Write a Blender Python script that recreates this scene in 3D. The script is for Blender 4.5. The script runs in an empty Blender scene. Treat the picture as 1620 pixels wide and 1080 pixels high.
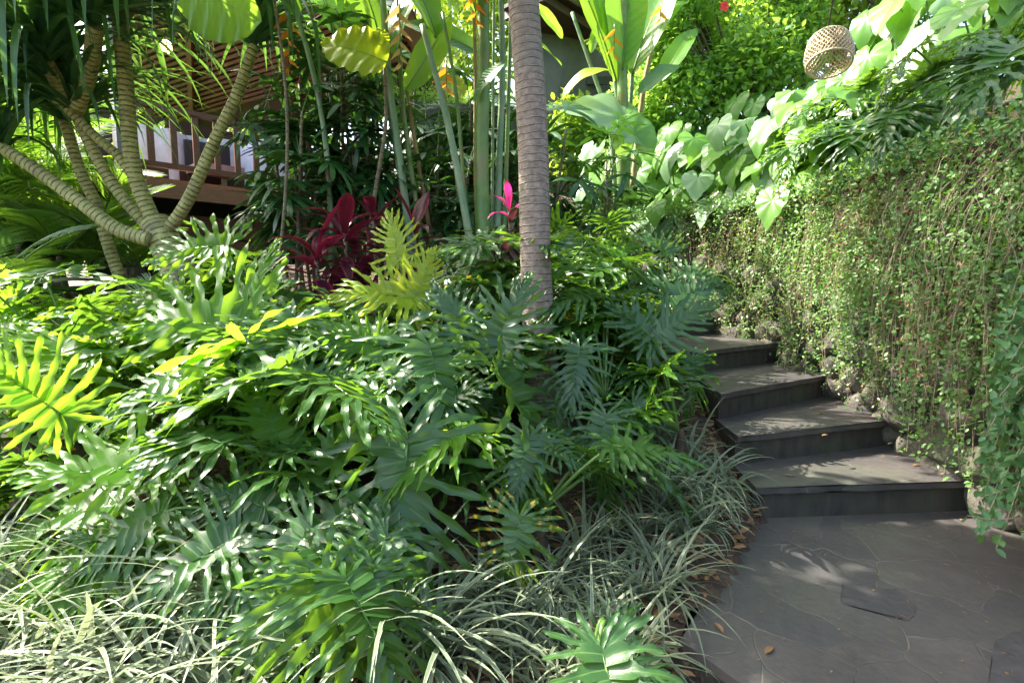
import bpy, math, random
import numpy as np
from mathutils import Vector, Matrix

R = math.radians
random.seed(7)
rng = np.random.default_rng(7)
SC = bpy.context.scene
COL = SC.collection

# ------------------------------------------------------------------ camera, sky, sun, exposure
F, CX, CY, H = 850.0, 810.0, 540.0, 1.21
PITCH = R(6.2)
cam_d = bpy.data.cameras.new('camera'); cam = bpy.data.objects.new('camera', cam_d); COL.objects.link(cam)
cam_d.sensor_width = 36; cam_d.lens = 36*F/1620; cam_d.clip_start = .02; cam_d.clip_end = 600
cam.location = (0, 0, H); cam.rotation_euler = (R(90)-PITCH, 0, 0)
SC.camera = cam

SUN = Vector((-.58, .27, .77)).normalized()          # direction towards the sun
world = bpy.data.worlds.new('World'); SC.world = world; world.use_nodes = True
wn = world.node_tree.nodes; wl = world.node_tree.links
bg = wn['Background']; sky = wn.new('ShaderNodeTexSky'); sky.sky_type = 'NISHITA'; sky.sun_disc = False
sky.sun_elevation = math.asin(SUN.z); sky.sun_rotation = math.atan2(SUN.x, SUN.y)
sky.air_density = 1.0; sky.dust_density = 4.5; sky.ozone_density = .4
wl.new(sky.outputs[0], bg.inputs[0]); bg.inputs[1].default_value = .15
sl = bpy.data.lights.new('sun', 'SUN'); sl.energy = 3.3; sl.angle = R(.55); sl.color = (1, .94, .84)
so = bpy.data.objects.new('sun', sl); COL.objects.link(so); so.rotation_euler = (-SUN).to_track_quat('-Z', 'Y').to_euler()
so.location = (-8, 4, 12)
SC.view_settings.view_transform = 'Standard'; SC.view_settings.look = 'None'
SC.view_settings.gamma = 1; SC.view_settings.exposure = 2.6
SC.render.engine = 'CYCLES'
SC.cycles.use_denoising = True
SC.cycles.max_bounces = 7; SC.cycles.diffuse_bounces = 3; SC.cycles.glossy_bounces = 3; SC.cycles.transmission_bounces = 5
SC.cycles.sample_clamp_indirect = 8

# ------------------------------------------------------------------ helpers
def ray(px, py):
    a, b = (px-CX)/F, (CY-py)/F
    return np.array([a, math.cos(PITCH)+b*math.sin(PITCH), -math.sin(PITCH)+b*math.cos(PITCH)])
def P(px, py, d):                       # the point at depth y = d
    v = ray(px, py); return np.array([0, 0, H])+v*(d/v[1])
def PZ(px, py, z):                      # the point at height z
    v = ray(px, py); return np.array([0, 0, H])+v*((z-H)/v[2])
def nrm(v):
    v = np.asarray(v, float); return v/(np.linalg.norm(v)+1e-9)
def U(a, b): return random.uniform(a, b)
def lerp(a, b, t): return a+(b-a)*t

class MB:
    def __init__(s): s.V = []; s.Q = []; s.T = []; s.A = []; s.mq = []; s.mt = []; s.n = 0
    def add(s, v, q=None, t=None, a=None, m=0):
        v = np.asarray(v, float).reshape(-1, 3); k = len(v)
        if a is None: a = np.tile([0, 0, random.random()], (k, 1))
        s.V.append(v); s.A.append(np.asarray(a, float).reshape(-1, 3))
        if q is not None and len(q): q = np.asarray(q, int).reshape(-1, 4); s.Q.append(q+s.n); s.mq.append(np.full(len(q), m))
        if t is not None and len(t): t = np.asarray(t, int).reshape(-1, 3); s.T.append(t+s.n); s.mt.append(np.full(len(t), m))
        s.n += k; return s
    def mesh(s, name, mats, smooth=True):
        me = bpy.data.meshes.new(name)
        V = np.concatenate(s.V); A = np.concatenate(s.A)
        Q = np.concatenate(s.Q) if s.Q else np.zeros((0, 4), int); T = np.concatenate(s.T) if s.T else np.zeros((0, 3), int)
        mi = np.concatenate((s.mq+s.mt) or [np.zeros(0)]).astype(np.int32)
        me.vertices.add(len(V)); me.vertices.foreach_set('co', V.astype(np.float32).ravel())
        li = np.concatenate([Q.ravel(), T.ravel()]).astype(np.int32)
        me.loops.add(len(li)); me.loops.foreach_set('vertex_index', li)
        st = np.concatenate([np.arange(len(Q))*4, len(Q)*4+np.arange(len(T))*3]).astype(np.int32)
        me.polygons.add(len(st)); me.polygons.foreach_set('loop_start', st)
        if not isinstance(mats, (list, tuple)): mats = [mats]
        for m in mats: me.materials.append(m)
        me.update(calc_edges=True)
        me.polygons.foreach_set('material_index', mi)
        me.polygons.foreach_set('use_smooth', np.full(len(st), bool(smooth)))
        at = me.attributes.new('luv', 'FLOAT_VECTOR', 'POINT'); at.data.foreach_set('vector', A.astype(np.float32).ravel())
        me.validate(); me.update()
        return me
    def build(s, name, mats, parent=None, smooth=True, world=True):
        o = bpy.data.objects.new(name, s.mesh(name, mats, smooth)); COL.objects.link(o)
        if parent is not None:
            o.parent = parent
            if world: o.matrix_parent_inverse = wmat(parent).inverted()
        return o

def wmat(o):
    m = o.matrix_basis.copy()
    return m if o.parent is None else wmat(o.parent) @ o.matrix_parent_inverse @ m
def tag(o, label, cat, group=None, kind=None):
    if label: o['label'] = label
    if cat: o['category'] = cat
    if group: o['group'] = group
    if kind: o['kind'] = kind
    return o
def thing(name, loc, label, cat, group=None):
    o = bpy.data.objects.new(name, None); COL.objects.link(o); o.location = [float(c) for c in loc]; o.empty_display_size = .1
    return tag(o, label, cat, group)
def inst(name, me, mat4, parent, mat=None):           # an object of a shared mesh placed at world matrix mat4
    o = bpy.data.objects.new(name, me); COL.objects.link(o); o.parent = parent
    o.matrix_basis = wmat(parent).inverted() @ mat4
    if mat is not None:
        o.material_slots[0].link = 'OBJECT'; o.material_slots[0].material = mat
    return o
def frame(base, tip, up, scale=None, sx=1.0):         # local +Y from base to tip, +Z as near to up as possible
    b = Vector([float(c) for c in base]); y = Vector([float(c) for c in tip])-b; L = y.length; y.normalize()
    z = Vector([float(c) for c in up]); z = z-y*z.dot(y)
    if z.length < 1e-4: z = Vector((0, -1, 0))-y*(-y.y)
    z.normalize(); x = y.cross(z); k = L if scale is None else scale
    return Matrix(((x.x*k*sx, y.x*k, z.x*k, b.x), (x.y*k*sx, y.y*k, z.y*k, b.y), (x.z*k*sx, y.z*k, z.z*k, b.z), (0, 0, 0, 1)))
def gridq(nu, nv, wrap=False):
    i = np.arange(nu-1)[:, None]; j = np.arange(nv if wrap else nv-1)[None, :]; j2 = (j+1) % nv
    return np.stack([i*nv+j, i*nv+j2, (i+1)*nv+j2, (i+1)*nv+j], -1).reshape(-1, 4)
def bez(p, n):
    p = [np.asarray(q, float) for q in p]; t = np.linspace(0, 1, n)[:, None]
    if len(p) == 2: return p[0]*(1-t)+p[1]*t
    if len(p) == 3: return p[0]*(1-t)**2+2*p[1]*t*(1-t)+p[2]*t*t
    return p[0]*(1-t)**3+3*p[1]*t*(1-t)**2+3*p[2]*t*t*(1-t)+p[3]*t**3
def spline(pts, n):                                   # catmull-rom through pts
    p = np.asarray(pts, float); p = np.vstack([2*p[0]-p[1], p, 2*p[-1]-p[-2]]); m = len(p)-3; out = []
    for t in np.linspace(0, m-1e-6, n):
        i = int(t); f = t-i; a, b, c, d = p[i:i+4]
        out.append(.5*((2*b)+(c-a)*f+(2*a-5*b+4*c-d)*f*f+(3*b-a-3*c+d)*f**3))
    return np.array(out)
def tube(mb, path, rad, sides=6, m=0, cap=True, z=None):
    path = np.asarray(path, float); n = len(path); rad = np.broadcast_to(np.asarray(rad, float), (n,))
    tg = np.gradient(path, axis=0); tg /= np.linalg.norm(tg, axis=1)[:, None]+1e-9
    a = np.array([0, 0, 1.]) if abs(tg[0][2]) < .9 else np.array([1., 0, 0])
    u = nrm(np.cross(tg[0], a)); us = []
    for k in range(n):
        u = nrm(u-tg[k]*u.dot(tg[k])); us.append(u)
    us = np.array(us); vs = np.cross(tg, us); th = np.linspace(0, 2*np.pi, sides, endpoint=False)
    ring = us[:, None]*np.cos(th)[None, :, None]+vs[:, None]*np.sin(th)[None, :, None]
    v = path[:, None]+ring*rad[:, None, None]
    ln = np.concatenate([[0], np.cumsum(np.linalg.norm(np.diff(path, axis=0), axis=1))])
    at = np.zeros((n, sides, 3)); at[..., 0] = (th/np.pi-1)[None]; at[..., 1] = ln[:, None]; at[..., 2] = random.random() if z is None else z
    v = v.reshape(-1, 3); at = at.reshape(-1, 3); q = gridq(n, sides, True); t = []
    if cap:
        for e, o in ((0, 0), (n-1, 1)):
            c = len(v); v = np.vstack([v, path[e]]); at = np.vstack([at, [0, ln[e], at[0, 2]]])
            for k in range(sides):
                i, j = e*sides+k, e*sides+(k+1) % sides
                t.append((c, j, i) if not o else (c, i, j))
    return mb.add(v, q, t, at, m)
def box(mb, c, s, ax=None, m=0):
    c = np.asarray(c, float); s = np.asarray(s, float)/2
    ax = np.eye(3) if ax is None else np.asarray(ax, float)
    v = np.array([[x, y, z] for x in (-1, 1) for y in (-1, 1) for z in (-1, 1)], float)*s
    return mb.add(c+v@ax, [(0, 1, 3, 2), (4, 6, 7, 5), (0, 4, 5, 1), (2, 3, 7, 6), (0, 2, 6, 4), (1, 5, 7, 3)], a=np.tile([0, 0, random.random()], (8, 1)), m=m)
def beam(mb, a, b, w, h, up=(0, 0, 1), m=0):
    a = np.asarray(a, float); b = np.asarray(b, float); y = nrm(b-a); x = nrm(np.cross(y, up)); z = np.cross(x, y)
    return box(mb, (a+b)/2, (w, np.linalg.norm(b-a), h), np.array([x, y, z]), m)
def prism(mb, poly, z0, z1, m=0):
    n = len(poly); v = [(p[0], p[1], z0) for p in poly]+[(p[0], p[1], z1) for p in poly]
    q = [(i, (i+1) % n, n+(i+1) % n, n+i) for i in range(n)]
    t = [(n, n+i, n+i+1) for i in range(1, n-1)]+[(0, i+1, i) for i in range(1, n-1)]
    return mb.add(v, q, t, m=m)

# ------------------------------------------------------------------ materials
class NT:
    def __init__(s, name):
        s.m = bpy.data.materials.new(name); s.m.use_nodes = True; s.t = s.m.node_tree; s.t.nodes.clear()
        s.out = s.t.nodes.new('ShaderNodeOutputMaterial')
    def n(s, typ, **kw):
        nd = s.t.nodes.new('ShaderNode'+typ)
        for k, v in kw.items():
            if k.startswith('i_'):
                key = k[2:]; key = int(key) if key.isdigit() else key.replace('_', ' ')
                s.set(nd.inputs[key], v)
            else: setattr(nd, k, v)
        return nd
    def set(s, inp, v):
        if isinstance(v, bpy.types.NodeSocket): s.t.links.new(v, inp)
        elif isinstance(v, (tuple, list)) and len(v) == 3 and inp.type == 'RGBA': inp.default_value = (*v, 1)
        else: inp.default_value = v
    def math(s, op, a, b=0, c=None, clamp=False):
        nd = s.n('Math', operation=op, use_clamp=clamp); s.set(nd.inputs[0], a); s.set(nd.inputs[1], b)
        if c is not None: s.set(nd.inputs[2], c)
        return nd.outputs[0]
    def mix(s, f, a, b, mode='MIX'):
        nd = s.n('MixRGB', blend_type=mode); s.set(nd.inputs[0], f); s.set(nd.inputs[1], a); s.set(nd.inputs[2], b); return nd.outputs[0]
    def rng(s, v, a, b, c=0., d=1.):
        nd = s.n('MapRange'); s.set(nd.inputs[0], v)
        for i, q in enumerate((a, b, c, d)): nd.inputs[i+1].default_value = q
        return nd.outputs[0]
    def noise(s, scale, detail=4, vec=None, rough=.55, dist=0):
        nd = s.n('TexNoise', i_Scale=scale, i_Detail=detail, i_Roughness=rough, i_Distortion=dist)
        if vec is not None: s.set(nd.inputs['Vector'], vec)
        return nd.outputs[0]
    def obj(s): return s.n('TexCoord').outputs['Object']
    def luv(s):
        sp = s.n('SeparateXYZ', i_0=s.n('Attribute', attribute_name='luv').outputs['Vector']); return sp.outputs
    def bsdf(s, col, rough=.6, bump=None, bstr=.3, bdist=.01, **kw):
        b = s.n('BsdfPrincipled'); s.set(b.inputs['Base Color'], col); s.set(b.inputs['Roughness'], rough)
        for k, v in kw.items(): s.set(b.inputs[k.replace('_', ' ')], v)
        if bump is not None:
            bn = s.n('Bump', i_Strength=bstr, i_Distance=bdist); s.set(bn.inputs['Height'], bump); s.set(b.inputs['Normal'], bn.outputs[0]); s.bn = bn
        return b.outputs[0]
    def done(s, sh): s.t.links.new(sh, s.out.inputs[0]); return s.m

def leaf_mat(name, c1, c2, tr, rough=.34, tf=.36, vein=None, vw=.07, side=0, spots=None, edge=None, spec=.5, ribs=0):
    t = NT(name); x, y, z = t.luv(); ob = t.n('ObjectInfo').outputs['Random']
    nz = t.noise(5, 3, t.obj())
    f = t.math('ADD', t.math('MULTIPLY', z, .45), t.math('MULTIPLY', ob, .45)); f = t.math('ADD', f, t.math('MULTIPLY', t.math('SUBTRACT', nz, .5), .7), clamp=True)
    col = t.mix(f, c1, c2); trc = t.mix(f, tuple(q*.75 for q in tr), tr)
    ax = t.math('ABSOLUTE', x)
    if edge is not None:
        e = t.rng(ax, .62, .95); col = t.mix(e, col, edge); trc = t.mix(e, trc, tuple(min(1, q*1.1) for q in edge))
    if vein is not None:
        v = t.rng(ax, vw*.4, vw, 1, 0); col = t.mix(t.math('MULTIPLY', v, .75), col, vein)
        trc = t.mix(t.math('MULTIPLY', v, .5), trc, tuple(q*.4 for q in tr))
    if spots is not None:
        sp = t.rng(t.noise(9, 3, t.obj()), .54, .6); sp = t.math('MULTIPLY', sp, t.rng(y, .3, .7)); col = t.mix(sp, col, spots); trc = t.mix(sp, trc, spots)
    h = None
    if side:
        s_ = t.math('SINE', t.math('MULTIPLY', t.math('SUBTRACT', y, t.math('MULTIPLY', ax, .12)), side)); h = s_
    if ribs: h = t.math('SINE', t.math('MULTIPLY', x, ribs))
    sm = t.noise(60, 2, t.obj())
    h = t.math('MULTIPLY', sm, .6) if h is None else t.math('ADD', h, t.math('MULTIPLY', sm, .8))
    rg = t.math('ADD', rough, t.math('MULTIPLY', t.math('SUBTRACT', nz, .5), .25))
    b = t.bsdf(col, rg, h, .25, .004, Specular_IOR_Level=spec)
    tl = t.n('BsdfTranslucent'); t.set(tl.inputs['Color'], trc)
    mx = t.n('MixShader', i_0=tf); t.t.links.new(b, mx.inputs[1]); t.t.links.new(tl.outputs[0], mx.inputs[2])
    return t.done(mx.outputs[0])

M = {}
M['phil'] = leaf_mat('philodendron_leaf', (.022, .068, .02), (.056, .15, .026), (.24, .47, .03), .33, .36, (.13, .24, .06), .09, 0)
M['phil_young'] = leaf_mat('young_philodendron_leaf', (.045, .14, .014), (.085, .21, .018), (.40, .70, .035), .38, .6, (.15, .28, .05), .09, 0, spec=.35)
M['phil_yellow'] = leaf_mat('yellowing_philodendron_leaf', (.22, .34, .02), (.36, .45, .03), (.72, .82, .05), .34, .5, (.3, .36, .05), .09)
M['phil_spot'] = leaf_mat('spotted_philodendron_leaf', (.04, .11, .02), (.07, .16, .02), (.2, .4, .03), .3, .3, (.15, .26, .05), .09, 0, (.55, .34, .02))
M['petiole'] = leaf_mat('petiole_green', (.07, .15, .03), (.12, .22, .04), (.2, .35, .05), .35, .12)
M['taro'] = leaf_mat('taro_leaf', (.1, .25, .05), (.2, .38, .08), (.42, .7, .08), .32, .42, (.15, .28, .08), .13, 0)
M['taro_pale'] = leaf_mat('pale_taro_leaf', (.17, .31, .15), (.28, .42, .24), (.4, .62, .2), .34, .35, (.2, .3, .16), .13, 0)
M['paddle'] = leaf_mat('heliconia_leaf', (.07, .2, .025), (.12, .29, .03), (.4, .7, .05), .38, .48, (.28, .42, .1), .05, 90)
M['paddle_dark'] = leaf_mat('dark_heliconia_leaf', (.04, .12, .035), (.07, .18, .05), (.16, .34, .05), .36, .3, (.15, .25, .09), .05, 90)
M['paddle_yellow'] = leaf_mat('yellow_green_leaf', (.26, .36, .015), (.36, .45, .02), (.7, .8, .03), .42, .5, (.2, .32, .04), .04, 60)
M['lady'] = leaf_mat('lady_palm_leaf', (.013, .06, .016), (.03, .105, .024), (.08, .22, .02), .3, .2, None, .05, 0, ribs=14)
M['strap'] = leaf_mat('screw_pine_leaf', (.026, .085, .04), (.06, .15, .06), (.2, .42, .05), .3, .3, (.09, .2, .07), .1)
M['areca'] = leaf_mat('areca_leaf', (.045, .13, .02), (.09, .22, .03), (.3, .55, .04), .4, .4)
M['red'] = leaf_mat('red_cordyline_leaf', (.035, .012, .018), (.075, .012, .025), (.25, .018, .045), .3, .26, (.2, .02, .05), .08, 0, None, (.26, .015, .055))
M['pink'] = leaf_mat('pink_cordyline_leaf', (.62, .02, .2), (.75, .04, .28), (.9, .05, .3), .36, .4, None)
M['maroon'] = leaf_mat('maroon_cordyline_leaf', (.05, .022, .035), (.09, .035, .05), (.2, .04, .06), .36, .2)
M['grass'] = leaf_mat('lilyturf_leaf', (.085, .13, .062), (.21, .25, .14), (.3, .38, .17), .4, .28, None, .06, 0, None, (.34, .38, .27))
M['grass_pale'] = leaf_mat('pale_lilyturf_leaf', (.1, .15, .08), (.23, .29, .17), (.34, .4, .2), .5, .28, None, .06, 0, None, (.35, .38, .26))
M['dry'] = leaf_mat('dry_leaf', (.16, .085, .035), (.33, .2, .09), (.3, .16, .05), .7, .2)
M['creeper'] = leaf_mat('creeper_leaf', (.055, .15, .04), (.17, .32, .08), (.28, .48, .05), .42, .3)
M['creeper_near'] = leaf_mat('large_creeper_leaf', (.05, .14, .045), (.12, .25, .075), (.24, .44, .07), .45, .3, (.14, .25, .12), .08)
M['bush'] = leaf_mat('shrub_leaf', (.07, .19, .035), (.17, .34, .07), (.5, .78, .09), .4, .55)
M['bgleaf'] = leaf_mat('background_leaf', (.06, .16, .02), (.15, .29, .03), (.48, .7, .05), .5, .45)
M['orange'] = leaf_mat('orange_bract', (.75, .2, .015), (.85, .38, .03), (.9, .4, .03), .45, .35)
M['pinkbract'] = leaf_mat('pale_pink_bract', (.5, .26, .12), (.5, .42, .16), (.6, .4, .15), .5, .3)
M['redflower'] = leaf_mat('red_petal', (.7, .03, .04), (.8, .06, .06), (.8, .05, .04), .5, .35)

def stem_mat(name, c1, c2, ring=None, freq=60., rough=.55, nscale=14, sharp=.75, patch=None):
    t = NT(name); x, y, z = t.luv(); nz = t.noise(nscale, 5, t.obj())
    col = t.mix(t.rng(nz, .3, .7), c1, c2); h = nz
    if ring is not None:
        wob = t.math('ADD', y, t.math('MULTIPLY', t.math('SUBTRACT', t.noise(9, 3, t.obj()), .5), .035))
        s_ = t.math('SINE', t.math('MULTIPLY', wob, freq)); r = t.rng(s_, sharp, 1.)
        r = t.math('MULTIPLY', r, t.rng(t.noise(22, 3, t.obj()), .33, .55))
        col = t.mix(r, col, ring); h = t.math('ADD', t.math('MULTIPLY', nz, .6), r)
    if patch is not None: col = t.mix(t.math('MULTIPLY', t.rng(t.noise(3.3, 5, t.obj(), .65), .52, .66), .7), col, patch)
    return t.done(t.bsdf(col, rough, h, .9, .018))
M['palm_bark'] = stem_mat('palm_bark', (.14, .105, .08), (.31, .24, .185), (.39, .32, .23), 170., .8, 30, .6, (.16, .16, .12))
M['screw_bark'] = stem_mat('screw_pine_bark', (.25, .25, .075), (.43, .42, .165), (.18, .165, .065), 145., .62, 12, .55, (.14, .12, .07))
M['pseudo'] = stem_mat('heliconia_stem', (.09, .18, .085), (.2, .29, .16), None, 0, .5, 6, .75, (.24, .22, .11))
M['pseudo_green'] = stem_mat('green_heliconia_stem', (.07, .15, .03), (.14, .24, .05), None, 0, .42, 6, .75, (.2, .17, .07))
M['pseudo_brown'] = stem_mat('drying_heliconia_stem', (.2, .14, .05), (.34, .28, .12), None, 0, .7, 9)
M['cane'] = stem_mat('cane_bark', (.07, .06, .03), (.16, .13, .07), (.22, .2, .12), 90., .7)
M['stem_dark'] = stem_mat('fibrous_stem', (.04, .03, .018), (.1, .075, .045), None, 0, .8, 20)
M['twig'] = stem_mat('creeper_twig', (.16, .12, .075), (.36, .28, .18), None, 0, .75, 25)
M['bark'] = stem_mat('tree_bark', (.06, .05, .04), (.16, .13, .1), None, 0, .85, 18)
M['rattan'] = stem_mat('rattan', (.4, .3, .18), (.6, .48, .31), None, 0, .6, 30)

def wood_mat(name, c1, c2, rough=.5, sc=(3, 3, 40)):
    t = NT(name); mp = t.n('Mapping', i_Scale=sc); t.set(mp.inputs[0], t.obj())
    nz = t.noise(2.5, 6, mp.outputs[0], .6); z = t.luv()[2]
    col = t.mix(t.rng(nz, .3, .7), c1, c2); col = t.mix(t.math('MULTIPLY', z, .4), col, tuple(q*.5 for q in c1))
    return t.done(t.bsdf(col, rough, nz, .3, .004))
M['wood'] = wood_mat('brown_timber', (.1, .03, .012), (.2, .065, .026), .45)
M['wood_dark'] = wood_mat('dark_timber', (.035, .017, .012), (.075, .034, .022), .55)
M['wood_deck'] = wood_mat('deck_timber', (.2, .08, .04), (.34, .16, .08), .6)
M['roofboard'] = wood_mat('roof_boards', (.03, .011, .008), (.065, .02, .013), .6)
M['batten'] = wood_mat('roof_battens', (.15, .052, .03), (.26, .1, .06), .55)

def stone_mat():
    t = NT('slate_paving'); g = t.n('NewGeometry').outputs['Position']
    n1 = t.noise(2.3, 8, g, .68); n2 = t.noise(18, 5, g, .65); n3 = t.noise(1.1, 3, g, .5, 1.)
    col = t.mix(t.rng(n1, .32, .68), (.032, .0285, .0275), (.088, .077, .071)); col = t.mix(t.math('MULTIPLY', t.rng(n2, .35, .7), .35), col, (.11, .095, .083))
    col = t.mix(t.math('MULTIPLY', t.rng(n3, .5, .7), .6), col, (.1, .105, .07))
    wv = t.n('VectorMath', operation='ADD'); t.set(wv.inputs[0], g)
    wn_ = t.n('TexNoise', i_Scale=2.2, i_Detail=3.); t.set(wn_.inputs['Vector'], g)
    sc = t.n('VectorMath', operation='SCALE'); t.set(sc.inputs[0], wn_.outputs['Color']); sc.inputs['Scale'].default_value = .28; t.t.links.new(sc.outputs[0], wv.inputs[1])
    vo = t.n('TexVoronoi', feature='DISTANCE_TO_EDGE', i_Scale=3.3); t.set(vo.inputs['Vector'], wv.outputs[0])
    ed = t.rng(vo.outputs['Distance'], .003, .012, 1, 0); ed = t.math('MULTIPLY', ed, t.rng(t.noise(4.1, 4, g), .5, .7))
    vc = t.n('TexVoronoi', i_Scale=3.3); t.set(vc.inputs['Vector'], wv.outputs[0])
    hs = t.n('SeparateXYZ', i_0=vc.outputs['Color']); col = t.mix(t.math('MULTIPLY', hs.outputs[0], .6), col, (.038, .038, .042))
    col = t.mix(t.math('MULTIPLY', ed, .75), col, (.21, .18, .135))
    st = t.rng(t.noise(5.5, 4, g), .66, .74); col = t.mix(t.math('MULTIPLY', st, .5), col, (.12, .08, .045))
    h = t.math('SUBTRACT', t.math('ADD', t.math('MULTIPLY', n2, .5), n1), t.math('MULTIPLY', t.rng(vo.outputs['Distance'], .003, .012, 1, 0), .22))
    return t.done(t.bsdf(col, t.rng(n1, .3, .7, .62, .42), h, .35, .02))
M['slate'] = stone_mat()
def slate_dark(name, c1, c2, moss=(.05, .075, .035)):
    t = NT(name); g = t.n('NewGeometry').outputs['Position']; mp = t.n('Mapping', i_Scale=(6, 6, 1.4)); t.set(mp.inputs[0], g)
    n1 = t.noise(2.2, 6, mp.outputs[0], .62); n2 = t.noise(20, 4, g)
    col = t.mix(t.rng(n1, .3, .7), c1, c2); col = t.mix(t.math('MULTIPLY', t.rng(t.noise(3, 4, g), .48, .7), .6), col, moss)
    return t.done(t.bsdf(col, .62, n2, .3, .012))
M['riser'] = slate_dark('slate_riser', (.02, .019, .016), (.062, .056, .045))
M['patch'] = slate_dark('dark_flagstone', (.03, .028, .029), (.062, .056, .056), (.04, .036, .034))
M['darkwall'] = slate_dark('dark_masonry', (.014, .012, .009), (.045, .038, .028), (.035, .04, .018))
def rock_mat():
    t = NT('field_stone'); z = t.luv()[2]; n1 = t.noise(7, 6, t.obj(), .6); n2 = t.noise(30, 4, t.obj())
    a = t.mix(z, (.035, .032, .026), (.095, .08, .064)); col = t.mix(t.rng(n1, .35, .7), a, (.14, .12, .095)); col = t.mix(t.math('MULTIPLY', t.rng(t.noise(3.6, 5, t.obj()), .46, .62), .75), col, (.055, .065, .028))
    return t.done(t.bsdf(col, .85, t.math('ADD', n1, t.math('MULTIPLY', n2, .7)), .9, .03))
M['rock'] = rock_mat()
def soil_mat():
    t = NT('garden_soil'); n1 = t.noise(3, 6, t.obj()); n2 = t.noise(40, 5, t.obj(), .7)
    col = t.mix(t.rng(n1, .3, .7), (.03, .02, .013), (.085, .055, .033)); col = t.mix(t.math('MULTIPLY', t.rng(n2, .5, .72), .6), col, (.17, .11, .06))
    return t.done(t.bsdf(col, .95, n2, .8, .03))
M['soil'] = soil_mat()
def flat_mat(name, col, rough=.6, emit=None, es=0, nscale=6, var=.15):
    t = NT(name); nz = t.noise(nscale, 5, t.obj()); c = t.mix(t.rng(nz, .3, .7), tuple(q*(1-var) for q in col), tuple(min(1, q*(1+var)) for q in col))
    kw = {}
    if emit: kw = {'Emission_Color': (*emit, 1), 'Emission_Strength': es}
    return t.done(t.bsdf(c, rough, nz, .15, .005, **kw))
M['plaster'] = flat_mat('grey_plaster', (.13, .13, .125), .85)
M['post'] = flat_mat('grey_column', (.19, .18, .2), .8)
M['lilac'] = flat_mat('white_linen', (.74, .74, .86), .85)
M['darkgap'] = flat_mat('dark_timber_panel', (.03, .025, .025), .7)
M['globe'] = flat_mat('lit_globe', (.9, .8, .6), .4, (1, .68, .32), 1.6)
M['metal'] = flat_mat('black_metal', (.02, .02, .02), .4)
M['cord'] = flat_mat('black_cord', (.03, .025, .02), .7)
M['cushion'] = flat_mat('mauve_cushion', (.34, .27, .32), .9)
M['shell'] = flat_mat('cream_shell', (.75, .6, .45), .5)

# ------------------------------------------------------------------ terrain
WALL = spline([(2.62, -3), (2.56, 0), (2.5, 2.6), (2.5, 4.0), (2.44, 4.9), (2.2, 5.6), (1.75, 6.25), (1.1, 6.75), (.2, 7.1), (-.9, 7.35), (-2.6, 7.8), (-3.3, 9.5)], 90)[:, :2]
def wall_sd(x, y):                                    # signed distance, positive on the slope side
    p = np.stack([np.ravel(x), np.ravel(y)], 1).astype(float); best = np.full(len(p), 1e9); sg = np.zeros(len(p))
    for a, b in zip(WALL[:-1], WALL[1:]):
        d = b-a; t = np.clip(((p-a)@d)/(d@d), 0, 1); q = a+t[:, None]*d; e = p-q; r = np.hypot(e[:, 0], e[:, 1])
        s_ = d[0]*e[:, 1]-d[1]*e[:, 0]; k = r < best; best[k] = r[k]; sg[k] = np.where(s_[k] < 0, 1, -1)
    return (best*sg).reshape(np.shape(x))
WT = 1.95
def stair_left(y): return np.interp(y, [-3, 1.2, 1.83, 2.7, 3.05, 3.45, 4.3, 5.0, 5.8, 6.5], [-.6, .3, .55, 1.17, 1.2, 1.2, 1.05, .75, .25, -.4])
def ground(x, y):
    x = np.asarray(x, float); y = np.asarray(y, float)
    zb = np.interp(y, [-3, .8, 1.7, 2.3, 2.9, 4, 5, 6.5, 8, 30, 80], [-.35, -.25, -.05, .12, .38, .8, 1.1, 1.45, 1.6, 2., 5.])
    zb = zb-.12*np.clip(-x-2.2, 0, 6)+.03*np.sin(x*3.1+y*1.7)+.02*np.sin(x*7-y*5)
    tl = np.interp(y, [2.6, 3.05, 3.45, 4.3, 5, 5.8], [.025, .12, .3, .5, .7, .95]); f_ = np.clip((stair_left(y)+.12-x)/.55, 0, 1); zb = np.where(zb > tl, tl+(zb-tl)*f_+.015*np.sin(x*31+y*23)*np.sin(y*37-x*11), zb)
    zs = np.interp(y, [2.6, 3.1, 3.6, 4.3, 5, 5.7, 6.5, 8], [-.05, -.05, .0, .2, .4, .65, .85, 1.1])
    zs = np.where(y < 1.6, -.38, zs)
    k = np.clip((x-stair_left(y)-.15)/.07, 0, 1); z = zb*(1-k)+np.minimum(zs, zb)*k
    d = wall_sd(x, y); zt = WT+.42*np.clip(d, 0, 9)+.06*np.sin(x*2.3+y)-.02
    kk = np.clip(d/.22-.25, 0, 1)
    return z*(1-kk)+zt*kk
def gz(x, y): return float(ground(np.array([x]), np.array([y]))[0])
def axis(lo, hi, a, b, fine, coarse):
    return np.concatenate([np.linspace(lo, a, coarse, endpoint=False), np.arange(a, b, fine), np.linspace(b, hi, coarse)])
gx = axis(-120, 120, -6, 6, .07, 14); gy = axis(-20, 200, -1, 10, .07, 16)
X, Y = np.meshgrid(gx, gy, indexing='ij'); Z = ground(X, Y)
mb = MB(); mb.add(np.stack([X, Y, Z], -1), gridq(len(gx), len(gy))[:, ::-1])
o = mb.build('ground', M['soil']); tag(o, None, None, kind='structure')

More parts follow.
